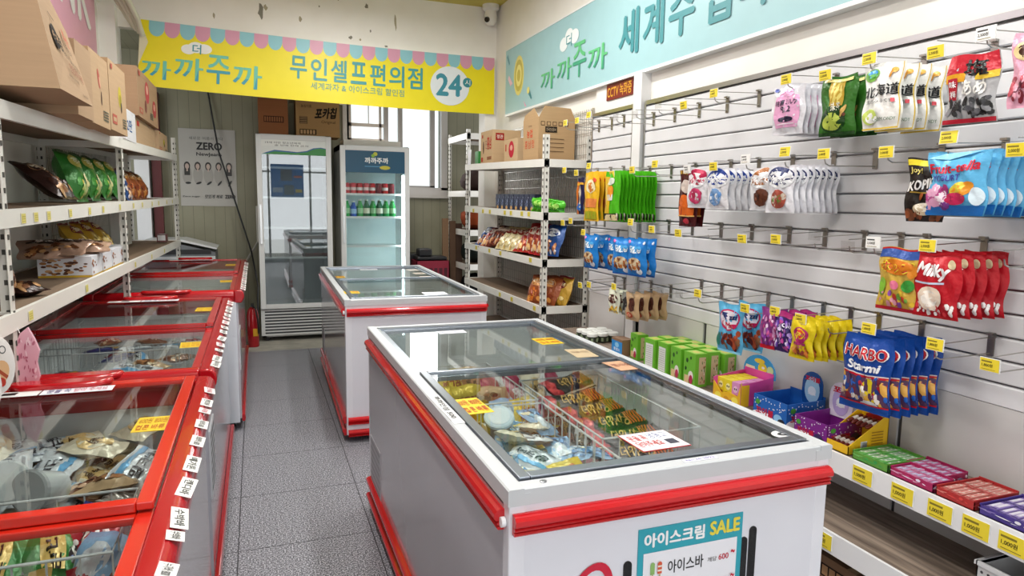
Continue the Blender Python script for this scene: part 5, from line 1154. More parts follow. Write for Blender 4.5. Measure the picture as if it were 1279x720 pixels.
# ================================================================ TALL GLASS-DOOR FRIDGES
def fridge(label, x0, y0, zt, W, D, hdr, lit, zb, glass_z0, grille):
    t = thing('display_fridge', label, 'fridge', (x0, y0, 0)); z0 = FZ+.05
    m = MB().use('#dcdedd', 'gloss')
    m.box(0, .06, z0, .05, D, zt).box(W-.05, .06, z0, W, D, zt).box(0, D-.04, z0, W, D, zt).box(0, .06, zt-.06, W, D, zt).box(0, .06, z0, W, D, glass_z0-.04)
    m.build('cabinet', t)
    MB().use('#dff2f4' if lit else '#9a9d9f', 'satin').box(.05, D-.06, glass_z0-.04, W-.05, D-.05, zt-.06).build('back_liner', t)
    # door
    d = thing('door', None, None); d.parent = t
    fr = .055; zg1 = zt-hdr
    m = MB().use('#e2e3e1', 'paint').box(0, 0, glass_z0-.05, fr, .05, zt-.01).box(W-fr, 0, glass_z0-.05, W, .05, zt-.01).box(fr, 0, glass_z0-.05, W-fr, .05, glass_z0).box(fr, 0, zt-.06, W-fr, .05, zt-.01)
    m.build('door_frame', d, bevel=.003)
    MB().use('#ffffff', 'glass' if lit else 'dark_glass').box(fr-.004, .015, glass_z0-.004, W-fr+.004, .02, zg1).build('glass_pane', d)
    MB().use('#c8cac8', 'metal').box(.018, -.022, 1.0, .038, -.006, 1.42).box(.018, -.008, 1.0, .038, 0, 1.03).box(.018, -.008, 1.39, .038, 0, 1.42).build('handle', d)
    m = MB().use('#e0e4e0' if not lit else '#15506e', 'satin').box(fr, .004, zg1, W-fr, .045, zt-.06); m.frame((fr, .004, zg1), (W-2*fr, 0, 0), (0, 0, zt-.06-zg1), (0, -1, 0))
    if lit:
        m.ell(.5, .86, .035, .09, '#c8c83a'); m.ell(.46, .78, .03, .08, '#8ab83a')
        m.txt('까까주까', .32, .42, .72, .7, '#f0f2f0', .05); m.rect(.32, .27, .58, .3, '#5aa0c8'); m.ell(.66, .24, .09, .09, '#c8c03a')
    else:
        m.rect(0, 0, 1, 1, '#e6e9e4'); m.shape([(0, 0), (1, 0), (1, .5), (.92, .56), (.8, .5), (.7, .3), (.55, .2), (.4, .24), (.2, .3), (.08, .14)], '#24609a'); m.shape([(0, 0), (1, 0), (1, .46), (.9, .5), (.8, .42), (.7, .22), (.52, .13), (.35, .17), (.2, .2), (.1, .08)], '#2f8a3c'); m.rect(0, .55, .68, .97, '#eceee8')
        m.txt('19세 미만 청소년에게', .06, .72, .6, .86, '#4a4a48', .0); m.txt('술·담배 판매 금지', .2, .56, .72, .68, '#4a4a48', .0)
    m.build('header_panel', d)
    if lit: MB().use('#ffffff', 'led').box(W-fr-.022, .055, glass_z0+.02, W-fr-.004, .07, zg1-.02).build('led_strip', t)
    zs = lit if lit else (1.82, 1.5, 1.17, .84)
    for z in zs:
        m = MB().use('#dfe2e2', 'satin').box(.055, .1, z-.012, W-.055, .125, z+.01)
        k = .06
        while k < W-.06: m.box(k, .12, z-.004, k+.004, D-.07, z); k += .025
        m.build('shelf', t)
    m = MB().use('#d8dad8', 'paint').box(0, .03, z0+.02, W, .06, glass_z0-.06, '')
    m.frame((0, .03, z0+.02), (W, 0, 0), (0, 0, glass_z0-.08-z0), (0, -1, 0))
    n_ = 8
    for k in range(n_): m.lay = 0; m.rect(.05, .07+k*.115, .96, .13+k*.115, '#3c3e40')
    m.build('grille', t)
    m = MB().use('#333335', 'satin')
    for xx in (.06, W-.06):
        for yy in (.12, D-.08): m.tube([(xx, yy, FZ), (xx, yy, z0)], .02, 10)
    m.build('foot', t)
    return t
fr1 = fridge('tall white fridge with dark empty glass door and green swoosh header, left one', .02, 7.78, 2.17, .77, .66, .215, None, 0, .34, 1)
fr2 = fridge('tall lit drinks fridge with dark blue header and cans, right one', .886, 7.78, 2.09, .77, .66, .30, (1.55, 1.29, .96, .66, .4), 0, .34, 1)
# drinks inside the lit fridge
def can(col, r_, h_, name, cap='#cfd2d4', band=None):
    m = MB().use(col, 'foil').lathe([(r_*.8, 0), (r_, .008), (r_, h_-.012), (r_*.8, h_)], n=12)
    if band: m.use(band).lathe([(r_*1.01, h_*.35), (r_*1.01, h_*.62)], n=12)
    m.use(cap, 'metal').lathe([(r_*.78, h_), (r_*.75, h_+.002)], n=12); return m.mesh(name)
def bottle(col, r_, h_, name, cap, band):
    m = MB().use(col, 'gloss').lathe([(r_*.85, 0), (r_, .01), (r_, h_*.6), (r_*.45, h_*.82), (r_*.4, h_*.93)], n=12); m.use(band, 'satin').lathe([(r_*1.02, h_*.22), (r_*1.02, h_*.52)], n=12); m.use(cap).lathe([(r_*.45, h_*.93), (r_*.45, h_)], n=10); return m.mesh(name)
CN = {'red': can('#c81e28', .033, .125, 'drink_can', band='#e8e0e0'), 'pink': can('#d8505a', .033, .125, 'drink_can', band='#f0d8d8'), 'dark': can('#7a2430', .033, .125, 'drink_can'),
      'green': bottle('#2fa050', .033, .2, 'drink_bottle', '#e0e8e0', '#9fd0a0'), 'dgreen': bottle('#1e6a4a', .033, .2, 'drink_bottle', '#d8e0d8', '#e8ecd8'), 'blue': bottle('#2a5ac0', .033, .18, 'drink_bottle', '#e8e8e8', '#9ac0e8')}
q = random.Random(5)
for i in range(8):
    for j in range(2):
        k = ['pink', 'pink', 'red', 'pink', 'red', 'dark', 'red', 'dark'][i]
        o = bpy.data.objects.new('drink_can', CN[k]); C.objects.link(o); o.location = (.97+i*.072, 7.92+j*.08, 1.55)
        kk = {'red': 'red', 'pink': 'light red', 'dark': 'dark red'}[k]; tag(o, '%s drink can on the top shelf of the lit fridge' % kk, 'can', '%s cans in the lit fridge' % kk)
for i in range(8):
    k = ['green', 'blue', 'green', 'dgreen', 'green', 'dgreen', 'green', 'green'][i]
    for j in range(2):
        o = bpy.data.objects.new('drink_bottle', CN[k]); C.objects.link(o); o.location = (.97+i*.074, 7.92+j*.08, 1.29); o.rotation_euler = (0, 0, 0)
        kk = {'green': 'bright green', 'blue': 'blue', 'dgreen': 'dark green'}[k]; tag(o, '%s drink bottle on the second shelf of the lit fridge' % kk, 'bottle', '%s bottles in the lit fridge' % kk)

# boxes and lath strips above the fridges
def deco_chip(m, f):
    if f == 'near':
        m.txt('포카칩', .42, .5, .95, .82, '#1c1814', .07, .25, rot=.05); m.txt('Original', .58, .36, .9, .46, '#3a2a1c', .01); m.rect(.08, .05, .46, .2, '#2a2018'); [m.rect(.1+k*.07, .07, .15+k*.07, .18, '#c09a70') for k in range(5)]; m.rect(.08, .35, .26, .55, '#4a3a2a'); [m.rect(.09, .37+k*.05, .25, .385+k*.05, '#c09a70') for k in range(4)]; m.txt('농심식품', .12, .8, .36, .88, '#2a2018', .01)
def deco_plain(m, f):
    if f == 'near': m.rect(.18, .35, .85, .52, '#2c1c14'); [m.rect(.2+k*.08, .37, .26+k*.08, .5, '#9a6442') for k in range(8)]
cardbox('cardboard_box', 'plain orange-brown cardboard box on top of the left fridge', .055, 7.98, 2.171, .36, 8.35, 2.56, deco_plain, base='#96603e')
cardbox('cardboard_box', 'tan snack carton with black Korean lettering on top of the fridges', .44, 7.95, 2.171, .905, 8.3, 2.56, deco_chip, base='#a88458')
m = MB().use('#c9c2a8', 'satin')
for k in range(5): m.box(.38+k*.13, 8.0, 2.562+.004*k, .46+k*.13, 8.3, 2.60+.004*k)
tag(m.build('lath_bundle'), 'pale slats lying on the snack carton under the yellow banner', 'slats')
m = MB().use('#d8d4cc', 'paint').box(.95, 8.0, 2.1, 1.6, 8.3, 2.16); tag(m.build('flat_box'), 'long flat pale box lying on the lit fridge', 'box')

# ================================================================ REAR LEFT: POSTER, CABLE, APPLIANCE
m = MB().use('#b9b6ae', 'satin').box(0, -.004, 0, .585, 0, .855); m.frame((0, -.004, 0), (.585, 0, 0), (0, 0, .855), (0, -1, 0))
m.txt('새로운 여름이 왔다', .18, .86, .78, .9, '#4a4a48', 0); m.txt('ZERO', .3, .73, .76, .83, '#161616', .06); m.txt('NewJeans', .3, .64, .75, .7, '#2a2a2a', .04)
for k in range(5):
    u = .13+k*.185; m.ell(u, .4, .085, .12, '#a5a199'); m.ell(u, .52, .055, .055, '#2a2624'); m.rect(u-.05, .4 if k in (0, 4) else .5, u+.05, .52, '#2a2624'); m.ell(u, .515, .034, .036, '#c4aea0'); m.rect(u-.012, .45, u+.012, .49, '#c4aea0'); m.ell(u+.01, .3, .05, .014, '#1c1c1c', rot=k*13)
m.txt('맛있게 제로', .42, .1, .74, .15, '#1c1c1c', .02, .3); m.txt('ZERO', .78, .1, .97, .15, '#161616', .05); m.txt('Zero sugar', .03, .11, .34, .135, '#2a2a2a', .02)
tag(m.build('poster', loc=(-.78, 8.495, 1.39)), 'pale grey ZERO poster with five figures taped to the olive wall', 'poster')
m = MB().use('#0e0e10', 'satin').tube([(-.47, 8.48, 3.0), (-.46, 8.47, 2.66), (-.37, 8.42, 2.0), (-.19, 8.3, 1.36), (-.06, 8.1, .9), (.0, 7.76, .55), (-.02, 7.7, .1), (-.02, 7.7, FZ+.004)], .009, 8); tag(m.build('cable', smooth=True), 'black cable hanging diagonally in front of the poster', 'cable')
m = MB().use('#cfcdc4', 'satin').tube([(-.14, 8.45, .72), (-.1, 8.4, .8), (.012, 8.2, 1.0), (.012, 8.2, 1.4)], .012, 8); tag(m.build('conduit_pipe'), 'thin pale pipe slanting up to the left fridge', 'pipe')
t = thing('fire_extinguisher', 'red fire extinguisher on the floor beside the left fridge', 'fire extinguisher', (-.065, 7.62, FZ))
MB().use('#a81820', 'gloss').lathe([(.055, 0), (.06, .01), (.06, .34), (.045, .4), (.018, .43)], n=20).build('cylinder', t, smooth=True)
MB().use('#1c1c1c', 'satin').box(-.015, -.05, .43, .015, .05, .46).tube([(0, -.03, .45), (.03, -.1, .42), (.05, -.1, .3), (.055, -.08, .15)], .009, 8).build('valve_and_hose', t)
MB().use('#d8a01c', 'satin').box(.0, -.063, .12, .05, -.056, .2).build('tag', t)
# sloped glass-top cabinet behind the farthest red freezer
t = thing('display_cabinet', 'grey cabinet with a sloping white-edged top behind the farthest left freezer', 'cabinet', (-1.05, 7.75, FZ))
MB().use('#74777a', 'satin').prism([(0, 0), (.66, 0), (.66, 1.0), (.35, 1.08), (0, 1.1)], 1, 0, .5).build('body', t)
MB().use('#dfe1e1', 'paint').prism([(0, 1.1), (.35, 1.11), (.67, 1.03), (.68, 1.045), (.35, 1.135), (0, 1.13)], 1, -.01, .51).box(0, -.012, .93, .66, 0, .96).build('edge_trim', t)
MB().use('#55585a', 'sheet').box(.02, -.004, .98, .62, 0, 1.03).build('front_panel', t)
t.location.x = -1.07
m = MB().use('#e6e6e6', 'satin').box(-1.2, 8.3, FZ, -1.06, 8.45, 2.6); tag(m.build('white_pipe_box'), 'white vertical boxing on the rear wall seen through the left rack', 'boxing')
m = MB().use('#5a1c1c', 'satin').box(-1.04, 8.36, FZ, -.95, 8.45, 2.6); tag(m.build('dark_red_strip'), 'dark red vertical strip beside the white boxing', 'strip')

# conduit bundle and camera dome
t = thing('conduit_bundle', 'bundle of pale pipes curving down from the ceiling at the upper left', 'pipes', (0, 0, 0))
for k in range(4):
    m = MB().use(('#cfcfba', '#dcdccb', '#c4c4b0', '#d6d6c4')[k], 'satin').tube([(-1.12+.035*k, 5.2, 3.44), (-1.12+.04*k, 5.9, 3.36-.01*k), (-1.08+.045*k, 6.35, 3.2-.02*k), (-.99+.035*k, 6.7, 3.04-.02*k), (-.93+.02*k, 6.83, 2.93-.02*k)], .022, 10); m.build('pipe', t, smooth=True)
t = thing('security_camera', 'white dome security camera in the ceiling corner', 'camera', (2.3, 6.85, 3.33))
MB().use('#e9e9e4', 'satin').lathe([(.085, .14), (.085, .1), (.06, .08), (.055, .08)], n=24).build('mount', t, smooth=True)
MB().use('#efefec', 'satin').lathe([(.004, -.06), (.035, -.055), (.06, -.02), (.065, .03), (.055, .08), (.02, .09)], n=24).build('dome', t, smooth=True)
MB().use('#1c1c20', 'gloss').tube([(-.045, -.035, -.01), (-.06, -.047, -.018)], .026, 18).build('lens', t)

# ================================================================ RIGHT RACK CONTENTS
def deco_red(m, f):
    if f == 'left': m.rect(.1, .8, .2, .9, '#b03a2a'); m.ell(.24, .5, .05, .2, '#5a3a2a'); m.txt('홍삼', .55, .42, .9, .82, '#b8342a', .04); m.txt('진', .4, .45, .54, .72, '#8a5a4a', .0); m.rect(.55, .1, .9, .2, '#8a5a3a'); m.rect(.06, .06, .2, .2, '#b03a2a')
    if f == 'near': m.rect(.1, .68, .4, .9, '#9a2420'); m.txt('정관', .14, .73, .36, .85, '#e8d8c8', .02)
def deco_sm2(m, f):
    if f == 'left': m.ell(.55, .55, .2, .36, '#b8283a'); m.ell(.55, .62, .1, .12, '#d8a090'); m.rect(.1, .5, .18, .8, '#b03a2a')
def deco_big(m, f):
    if f == 'left': m.txt('농업', .25, .56, .62, .76, '#c8402a', .03); m.txt('홍삼정', .12, .3, .74, .5, '#c8402a', .0); m.txt('진한', .36, .82, .58, .86, '#5a3a2a', 0)
    if f == 'near':
        [m.rect(.06+k*.16, .82, .17+k*.16, .92, '#3a2a1c') for k in range(5)]; [m.rect(.075+k*.16, .835, .155+k*.16, .905, '#b5946c') for k in range(5)]
        m.rect(.18, .66, .5, .8, '#1c1712'); m.txt('한국인삼공사', .21, .69, .47, .77, '#c8b090', .01); [m.rect(.18, .5-k*.1, .7, .515-k*.1, '#5a4430') for k in range(4)]
cardbox('cardboard_box', 'tan carton with red lettering on the top of the right rack, farthest', 2.03, 5.95, 1.845, 2.3, 6.3, 2.14, deco_red, base='#c2a47e')
cardbox('cardboard_box', 'small tan carton with a red circle between the two larger ones', 2.08, 5.45, 1.832, 2.3, 5.78, 2.03, deco_sm2, base='#c6aa86')
cardbox('cardboard_box', 'large open-topped carton nearest on the right rack top', 2.06, 4.95, 1.822, 2.37, 5.27, 2.14, deco_big, base='#b4956e',
        flaps=[(1, 0, .004, [(0, .318), (.31, .318), (.27, .40), (.05, .41)]), (0, 0, .004, [(0, .318), (.32, .318), (.29, .36), (.1, .4)])])
m = MB().use('#e6e8ee', 'satin').prism([(0, 0), (.1, 0), (.085, .15), (-.02, .14)], 0, 0, .002); tag(m.build('paper_sheet', loc=(1.99, 6.5, 1.85)), 'white sheet of paper clipped to the far end of the right rack', 'paper')
m = MB().use('#3a8a44', 'satin').box(0, 0, 0, .12, .1, .12); tag(m.build('green_box', loc=(2.03, 6.38, 1.852)), 'small green box behind the white paper on the right rack', 'box')
def deco_navy(m, f):
    if f == 'top': return
    m.confetti(.05, .25, .95, .95, ['#5a6a9a', '#8a94b8', '#2a3050', '#b8bcd0'], 26, .07, 4, 1); m.ell(.5, .12, .22, .12, '#d8a85a')
for k in range(8):
    y = 5.88-k*.118; carton('snack_carton', 'navy patterned snack carton on the second shelf, %s' % ('farthest', 'second from the far end', 'third from the far end', 'fourth from the far end', 'fifth from the far end', 'sixth from the far end', 'seventh from the far end', 'nearest of the row')[k], 'carton', 2.08, y, 1.42+.013*(y-4.68)/2, 2.18, y+.108, 1.553+.013*(y-4.68)/2, '#1e2340', deco_navy, 'navy snack cartons on the right rack')
def d_gp(m): m.rect(0, .3, 1, .5, '#2a7a1e'); m.ell(.5, .6, .25, .2, '#a8e06a')
bag('greenpack', 'snack_bag', .14, .11, .06, '#4bb41e', d_gp, seed=50)
for k in range(5): put('greenpack', (2.09+.015*k, 4.98-k*.055, 1.53-.006*k), -60, 'bright green snack packet on the second shelf of the right rack, %s' % ('farthest', 'second', 'middle', 'fourth', 'nearest')[k], 'snack', 'bright green packets on the right rack')
def chipd(c1, c2, txt_, tc, pal):
    def d(m): m.ell(.5, .72, .36, .14, c1); m.txt(txt_, .2, .66, .8, .79, tc, .05); m.confetti(.15, .1, .85, .45, pal, 22, .1, 7); m.rect(0, .95, 1, 1, c2)
    return d
bag('chip_cream', 'chip_bag', .2, .27, .08, '#d4c69a', chipd('#8a2a1e', '#b8a878', '감자', '#f0e8d8', ['#e8d8a0', '#c8a860', '#f0e8c8']), seed=51)
bag('chip_red', 'chip_bag', .2, .26, .07, '#a01e22', chipd('#e8dcd0', '#801418', '새우', '#a02a22', ['#d88a3a', '#f0c080', '#b85a2a', '#e8d8c0']), seed=52)
bag('chip_brown', 'chip_bag', .19, .24, .07, '#6a2c20', chipd('#c8b8a8', '#4a1c14', '초코', '#f0e0d0', ['#a85a3a', '#d8a070', '#3a1410']), seed=53)
bag('chip_blue', 'chip_bag', .2, .25, .07, '#1e4a8a', chipd('#e0e8f0', '#163a70', '콘칩', '#1e3a7a', ['#c88a5a', '#d8a878', '#a86a44', '#e0e0e8']), seed=54)
bag('chip_green', 'chip_bag', .21, .3, .12, '#2f7a2a', chipd('#c8c060', '#1c4a18', '양파', '#f0f0d0', ['#d8c860', '#b8c878', '#e8e0a0', '#4a9a3a']), seed=55)
bag('chip_orange', 'chip_bag', .2, .26, .1, '#a0522a', chipd('#e0a060', '#703418', '치즈', '#f8e8c8', ['#d8762a', '#e8a050', '#8a3a1a']), seed=56)
bag('chip_yellow', 'chip_bag', .2, .27, .1, '#c49a34', chipd('#7a2430', '#8a2030', '꿀버터', '#f0e0b8', ['#e0c060', '#d8a83a', '#f0d890']), seed=57)
bag('chip_black', 'chip_bag', .2, .27, .08, '#2c1a16', chipd('#a07a5a', '#1c100c', '땅콩', '#e8d8c0', ['#8a5a3a', '#b88a5a', '#3a2018']), seed=58)
bag('nuts', 'snack_bag', .22, .16, .05, '#a58672', chipd('#3a2a20', '#8a7060', '견과', '#f0e8e0', ['#8a5030', '#b07848', '#5a3420', '#c89868', '#6a4228']), seed=59)
CH = [('chip_blue', 6.35), ('chip_red', 6.2), ('chip_brown', 6.1), ('chip_brown', 5.98), ('chip_brown', 5.84), ('chip_cream', 5.7), ('chip_cream', 5.55), ('chip_cream', 5.4), ('chip_red', 5.26), ('chip_red', 5.12), ('chip_red', 4.99), ('chip_red', 4.88), ('chip_blue', 4.76)]
CW = {'chip_blue': 'blue', 'chip_red': 'red', 'chip_brown': 'brown', 'chip_cream': 'cream', 'chip_green': 'green', 'chip_orange': 'orange-brown', 'chip_yellow': 'yellow', 'chip_black': 'dark brown'}
cnt = {}
for k, (b, y) in enumerate(CH):
    z = 1.065; tl = -46 if y > 5.2 else -22
    cnt[b] = cnt.get(b, 0)+1
    put(b, (2.2 if y > 5.2 else 2.17, y+.02, z+(.2 if y > 5.2 else .255)-(.03 if y > 6 else 0)), -66 if y > 5.2 else -70, '%s snack bag, right rack third shelf, %s of its colour from the far end' % (CW[b], ('first', 'second', 'third', 'fourth', 'fifth', 'sixth')[cnt[b]-1]), 'snack bag', 'snack bags on the third shelf of the right rack', tilt=tl)
put('chip_orange', (2.14, 4.98, .915), -60, 'orange-brown snack bag on the lower shelf of the right rack, nearest the post', 'snack bag', 'snack bags on the lower shelf of the right rack', tilt=-25)
put('chip_orange', (2.2, 4.86, .92), -75, 'orange-brown snack bag on the lower shelf of the right rack, middle', 'snack bag', 'snack bags on the lower shelf of the right rack', tilt=-22)
put('chip_yellow', (2.27, 4.80, .92), -80, 'yellow-brown snack bag on the lower shelf of the right rack, rear', 'snack bag', 'snack bags on the lower shelf of the right rack', tilt=-20)

# rear right corner: second rack, planks, crate
t = rack('grey steel rack in the dim rear corner beyond the opening', (2.27, 7.55, FZ), 0, .5, [0, .8], None, [(.35, .35), (.75, .75), (1.15, 1.15), (1.6, 1.6), (2.25, 2.25)], -1, [2.3, 2.3], rail=.06)
for k, (z, c, w_, nm) in enumerate(((1.6, '#3a2c28', 'dark jacket-like bundle', 'cloth_bundle'), (1.15, '#8a3c1c', 'orange-brown bundle', 'cloth_bundle'), (.75, '#1e2622', 'black bundle', 'cloth_bundle'), (.35, '#16181a', 'black low bundle', 'cloth_bundle'))):
    q = random.Random(k); m = MB().use(c, 'matte'); P_ = []
    for j in range(7):
        th_ = j/6*math.pi; P_.append((.16*math.sin(th_)**.7+.002, .13-.13*math.cos(th_)))
    m.lathe(P_, n=16); 
    for i_, v_ in enumerate(m.v): m.v[i_] = (v_[0]*1.1+q.uniform(-.012, .012), v_[1]*1.6+q.uniform(-.012, .012), max(0, v_[2]+q.uniform(-.008, .008)))
    tag(m.build(nm, smooth=True, loc=(2.5, 7.95, z+.001)), '%s on the dim rear rack' % w_, 'bundle')
for k, (x, rx) in enumerate(((2.1, '#7a6048'), (2.19, '#5c4636'), (2.27, '#4a382e'))):
    m = MB().use(rx, 'card').box(0, 0, 0, .075, .03, 1.36-.03*k); tag(m.build('wooden_plank', loc=(x, 7.95, FZ), rot=(R(-2), 0, 0)), 'brown plank leaning in the rear corner, %s' % ('left one', 'middle one', 'right one')[k], 'plank')
t = thing('plastic_crate', 'dark red plastic crate behind the rear centre freezer', 'crate', (1.75, 7.85, FZ))
m = MB().use('#8a1c34', 'satin').box(0, 0, 0, .4, .3, .02)
for a in ((0, 0, .4, .01), (0, .29, .4, .3), (0, 0, .01, .3), (.39, 0, .4, .3)):
    m.box(a[0], a[1], .0, a[2], a[3], .3).box(a[0], a[1], .8, a[2], a[3], .86)
    m.box(a[0], a[1], .3, a[2], a[3], .8)
m.frame((0, 0, 0), (.4, 0, 0), (0, 0, .86), (0, -1, 0)); [m.rect(.08+k*.15, .5, .18+k*.15, .9, '#4a1020') for k in range(6)]
m.build('body', t)
q = random.Random(3); m = MB().use('#1a1a1c', 'satin').box(0, 0, 0, .36, .25, .05).box(.02, .02, .05, .18, .2, .14); tag(m.build('bag_pile', bevel=.02, loc=(1.77, 7.87, .781)), 'black bag with pale patch lying on the red crate', 'bag')
m = MB().use('#2a2c2e', 'satin').box(0, 0, 0, .25, .3, .92); tag(m.build('dark_bin', loc=(1.67-.0, 8.17, FZ), bevel=.01), 'dark bin between the lit fridge and the red crate', 'bin')

# ================================================================ LEFT RACK CONTENTS
def lput(key, x, y, z, rz, label, tilt, group=None, roll=0): return put(key, (x, y, z), rz, label, 'snack bag', group, tilt=tilt, roll=roll)
lput('chip_black', -1.02, 3.78, 1.64, 84, 'dark brown snack bag leaning alone on the middle shelf of the left rack', -52)
for k in range(4): lput('chip_green', -1.0, 4.42+k*.3, 1.74, 90+k*2-4, 'green snack bag leaning on the middle shelf of the left rack, %s' % ('nearest', 'second', 'third', 'farthest')[k], -20-k*2, 'green snack bags on the left rack')
lput('chip_blue', -.95, 5.6, 1.68, 88, 'small blue snack bag at the end of the green row on the left rack', -26)
for k in range(3): lput('chip_orange', -1.0, 6.05+k*.33, 1.70, 86, 'orange-brown snack bag on the middle shelf of the left rack, %s' % ('nearest', 'middle', 'farthest')[k], -24, 'orange-brown snack bags on the left rack')
for k in range(3): lput('chip_yellow', -1.06, 4.62+k*.27, 1.33, 88, 'yellow snack bag leaning behind the white cartons on the left rack, %s' % ('nearest', 'middle', 'farthest')[k], -36, 'yellow snack bags on the left rack')
def deco_nut(m, f):
    if f in ('near',): m.rect(0, 0, 1, .12, '#d8b030'); m.confetti(.1, .15, .9, .85, ['#8a5030', '#b07848', '#5a3420', '#c89868'], 40, .06, 5, 1)
    if f == 'right': m.rect(0, 0, 1, .1, '#d8b030'); m.confetti(.05, .2, .4, .8, ['#8a5030', '#b07848'], 8, .06, 5, 1)
for k in range(4):
    y = 3.88+k*.26
    t = thing('snack_carton', 'white snack carton on the lowest shelf of the left rack, %s' % ('nearest', 'second', 'third', 'farthest')[k], 'carton', (-1.0, y, 1.098-.0065*(y-2.66)), 0, 'white snack cartons on the left rack')
    m = MB().use('#dedfe4', 'satin').box(0, 0, 0, .23, .24, .105); m.frame((0, 0, 0), (.23, 0, 0), (0, 0, .105), (0, -1, 0)); deco_nut(m, 'near'); m.frame((.23, 0, 0), (0, .24, 0), (0, 0, .105), (1, 0, 0)); deco_nut(m, 'right')
    m.build('box', t)
for k, (x, y, rz, tl) in enumerate(((-.98, 3.95, 15, -60), (-.88, 3.98, -10, -66), (-.94, 4.12, 30, -70), (-.84, 4.16, 5, -75))):
    lput('nuts', x, y, 1.27 if k < 2 else 1.25, rz, 'brown nut snack bag lying on the white cartons, %s' % ('left rear', 'front middle', 'behind the front one', 'right rear')[k], tl, 'nut snack bags on the white cartons')
put('chip_black', (-.97, 3.2, 1.135), 60, 'dark snack bag lying flat on the lowest shelf of the left rack', 'snack bag', tilt=-86, sc_=.7)
carton('small_box', 'small dark red and white box at the far end of the left rack', 'box', -.86, 7.0, 1.075, -.78, 7.12, 1.145, '#5a2a2a', lambda m, f: m.rect(.1, .2, .9, .9, '#c8c8c8'))
lput('nuts', -.84, 2.8, 1.30, 90, 'beige snack bag standing at the left picture edge on the lowest shelf', -5)
# hanging pink charm and oval signs
m = MB().use('#dfa9b8', 'gloss').prism([(-.018, .0), (-.035, -.04), (-.03, -.08), (-.042, -.12), (-.035, -.17), (-.01, -.19), (.02, -.18), (.03, -.15), (.024, -.1), (.034, -.06), (.022, -.02), (.005, .02)], 1, -.006, .006)
m.use('#e8e6e2').tube([(-.02, 0, 0), (-.035, 0, .06)], .002, 5); m.frame((-.04, -.006, -.19), (.075, 0, 0), (0, 0, .2), (0, -1, 0)); m.confetti(.2, .1, .8, .85, ['#c87a90', '#f0d0d8', '#b86a80'], 30, .06, 3, .5)
tag(m.build('hanging_ornament', loc=(-.725, 2.645, 1.04), bevel=.003), 'pink ribbon-shaped ornament hanging from the near post of the left rack', 'ornament')
def deco_oval(m): m.txt('ZERO', .12, .68, .78, .82, '#5a5a5a', .0); m.ell(.55, .35, .3, .2, '#e8b888', rot=25); m.shape([(.3, .5), (.75, .25), (.8, .3), (.36, .54)], '#b04a2a'); m.ell(.6, .2, .12, .08, '#c83a2a')
for k, (x, y, z) in enumerate(((-.74, 2.40, .99), (-.735, 2.26, .96))):
    m = MB().use('#eee8e4', 'gloss').prism([(.045*math.cos(a), .09*math.sin(a)) for a in [j*math.pi/14 for j in range(28)]], 1, 0, .003); m.frame((-.045, 0, -.09), (.09, 0, 0), (0, 0, .18), (0, -1, 0)); deco_oval(m)
    tag(m.build('oval_tag', loc=(x, y, z), rot=(0, 0, R(10))), ('oval shelf tag with an orange print hanging under the left rack, right one', 'oval shelf tag with an orange print hanging under the left rack, at the picture edge')[k], 'tag', 'oval tags under the left rack')
# boxes on top of the left rack
def deco_face(m, f):
    if f == 'right': m.ell(.3, .5, .1, .1, '#2a2420'); m.ell(.3, .5, .07, .05, '#b99670'); m.txt('흥청', .24, .42, .46, .56, '#2a2420', .04); m.rect(.25, .68, .4, .69, '#2a2420'); m.txt('특산', .62, .62, .8, .76, '#c04a3a', .02); m.txt('대한민국', .5, .5, .78, .58, '#4a3a30', 0); m.txt('우리농산물로', .46, .38, .92, .44, '#4a3a30', 0); m.txt('만든과자 사랑', .52, .26, .92, .36, '#8a3a30', .01); m.txt('유탕처리제품', .4, .18, .7, .22, '#4a3a30', 0); m.txt('주식회사', .7, .05, .86, .09, '#4a3a30', 0)
    if f == 'near': m.rect(.0, .2, .12, .5, '#3a2c22'); m.rect(.0, .21, .11, .34, '#a07c58'); m.rect(0, .36, .11, .49, '#a07c58')
cardbox('cardboard_box', 'big tan cardboard box overhanging the left rack at the upper left', -1.1, 2.66, 1.842, -.585, 3.14, 2.27, deco_face, base='#ab8f72', warp=lambda x, y, z: (x-.075*z/.43, y, z*(1-.36*y/.48)))
cardbox('cardboard_box', 'flat tan box behind the big one on the left rack', -1.1, 3.16, 1.812, -.64, 3.44, 2.1, None, base='#ab8f72')
def deco_p1(m, f):
    if f == 'right': m.ell(.45, .66, .06, .14, '#a8584a', rot=20); m.ell(.5, .62, .03, .08, '#c89a80', rot=20); m.ell(.55, .4, .03, .1, '#5a463a'); [m.rect(.6, .1+k*.04, .9, .12+k*.04, '#5a5a4c') for k in range(4)]
def deco_p2(m, f):
    if f == 'right': m.ell(.6, .55, .1, .16, '#b8a83c'); m.ell(.62, .5, .06, .09, '#8f8430'); m.ell(.66, .4, .04, .08, '#4a4238'); m.rect(.1, .1, .35, .24, '#a8584a'); m.rect(.14, .14, .31, .2, '#b29676'); [m.rect(.7, .1+k*.04, .92, .12+k*.04, '#5a5a4c') for k in range(4)]; m.rect(.1, .88, .2, .95, '#a8584a')
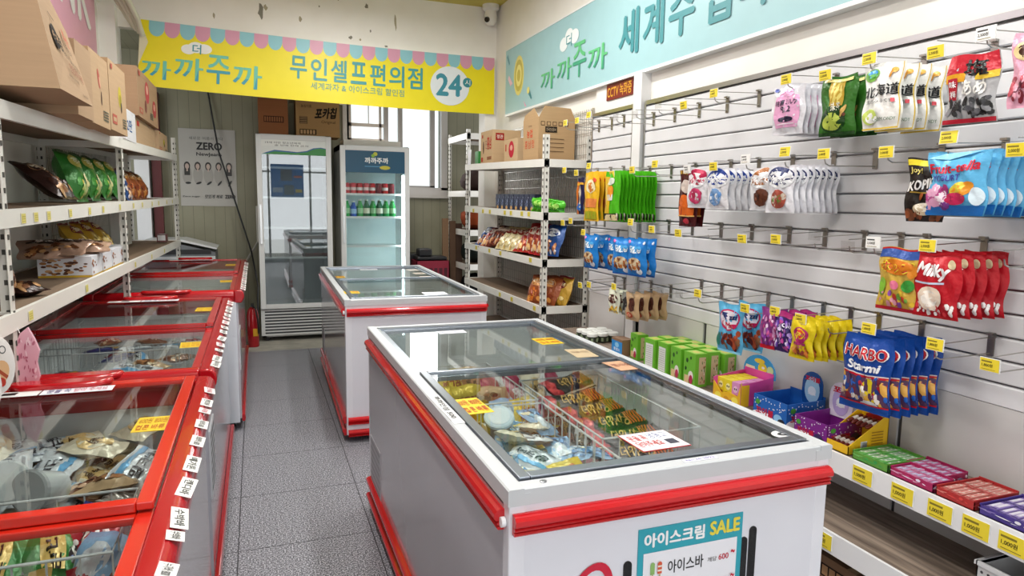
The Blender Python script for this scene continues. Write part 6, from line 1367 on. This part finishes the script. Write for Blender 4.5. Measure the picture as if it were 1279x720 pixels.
cardbox('cardboard_box', 'tan box with a small red print in the left rack top row', -1.08, 3.46, 1.812, -.65, 3.86, 2.13, deco_p1, base='#b29676')
cardbox('cardboard_box', 'tan box with a yellow print in the left rack top row', -1.08, 3.88, 1.82, -.65, 4.34, 2.16, deco_p2, base='#b29676')
m = MB().use('#e8e8e8', 'satin').box(0, 0, 0, .2, .003, .2); m.frame((0, 0, 0), (.2, 0, 0), (0, 0, .2), (0, -1, 0)); [m.rect(.1, .15+k*.1, .8, .17+k*.1, '#8a8a90') for k in range(7)]
tag(m.build('paper_sheet', loc=(-.9, 4.6, 1.83)), 'white paper sheet standing behind the tan boxes on the left rack', 'paper')
cardbox('paper_box', 'white box with blue writing on the left rack top shelf', -1.05, 4.72, 1.84, -.73, 5.2, 2.03, lambda m, f: (m.txt('2판', .3, .3, .7, .7, '#3a5a8a', .03) if f == 'right' else None), base='#d2d2d4', cat='box')
def deco_pk(m, f):
    if f == 'near': m.txt('Shrimp', .35, .42, .78, .68, '#1c1612', .05, .3, rot=-.08)
    if f == 'right': m.ell(.45, .64, .1, .24, '#b04a4a'); m.ell(.45, .7, .05, .1, '#d09a88'); m.ell(.8, .4, .1, .2, '#a84444'); m.ell(.8, .44, .05, .08, '#c89080'); m.ell(.35, .3, .05, .14, '#7a4a40'); m.rect(.06, .08, .2, .2, '#a8584a'); m.rect(.09, .11, .17, .17, '#a28467'); [m.rect(.55, .1+k*.04, .7, .12+k*.04, '#5a5a4c') for k in range(4)]; m.rect(.06, .85, .14, .95, '#a8584a')
cardbox('cardboard_box', 'tan shrimp snack carton with red prints stacked high on the left rack', -1.17, 5.28, 2.035, -.72, 6.3, 2.36, deco_pk, base='#a28467')
cardbox('cardboard_box', 'lower tan carton supporting the shrimp snack carton', -1.17, 5.3, 1.85, -.75, 6.3, 2.032, lambda m, f: (m.rect(.1, .7, .2, .9, '#b03a30') if f == 'right' else None), base='#b29676')
cardbox('cardboard_box', 'small tan box with a yellow print at the far end of the left rack top', -1.1, 6.34, 1.865, -.73, 6.95, 2.03, deco_p2, base='#b29676')
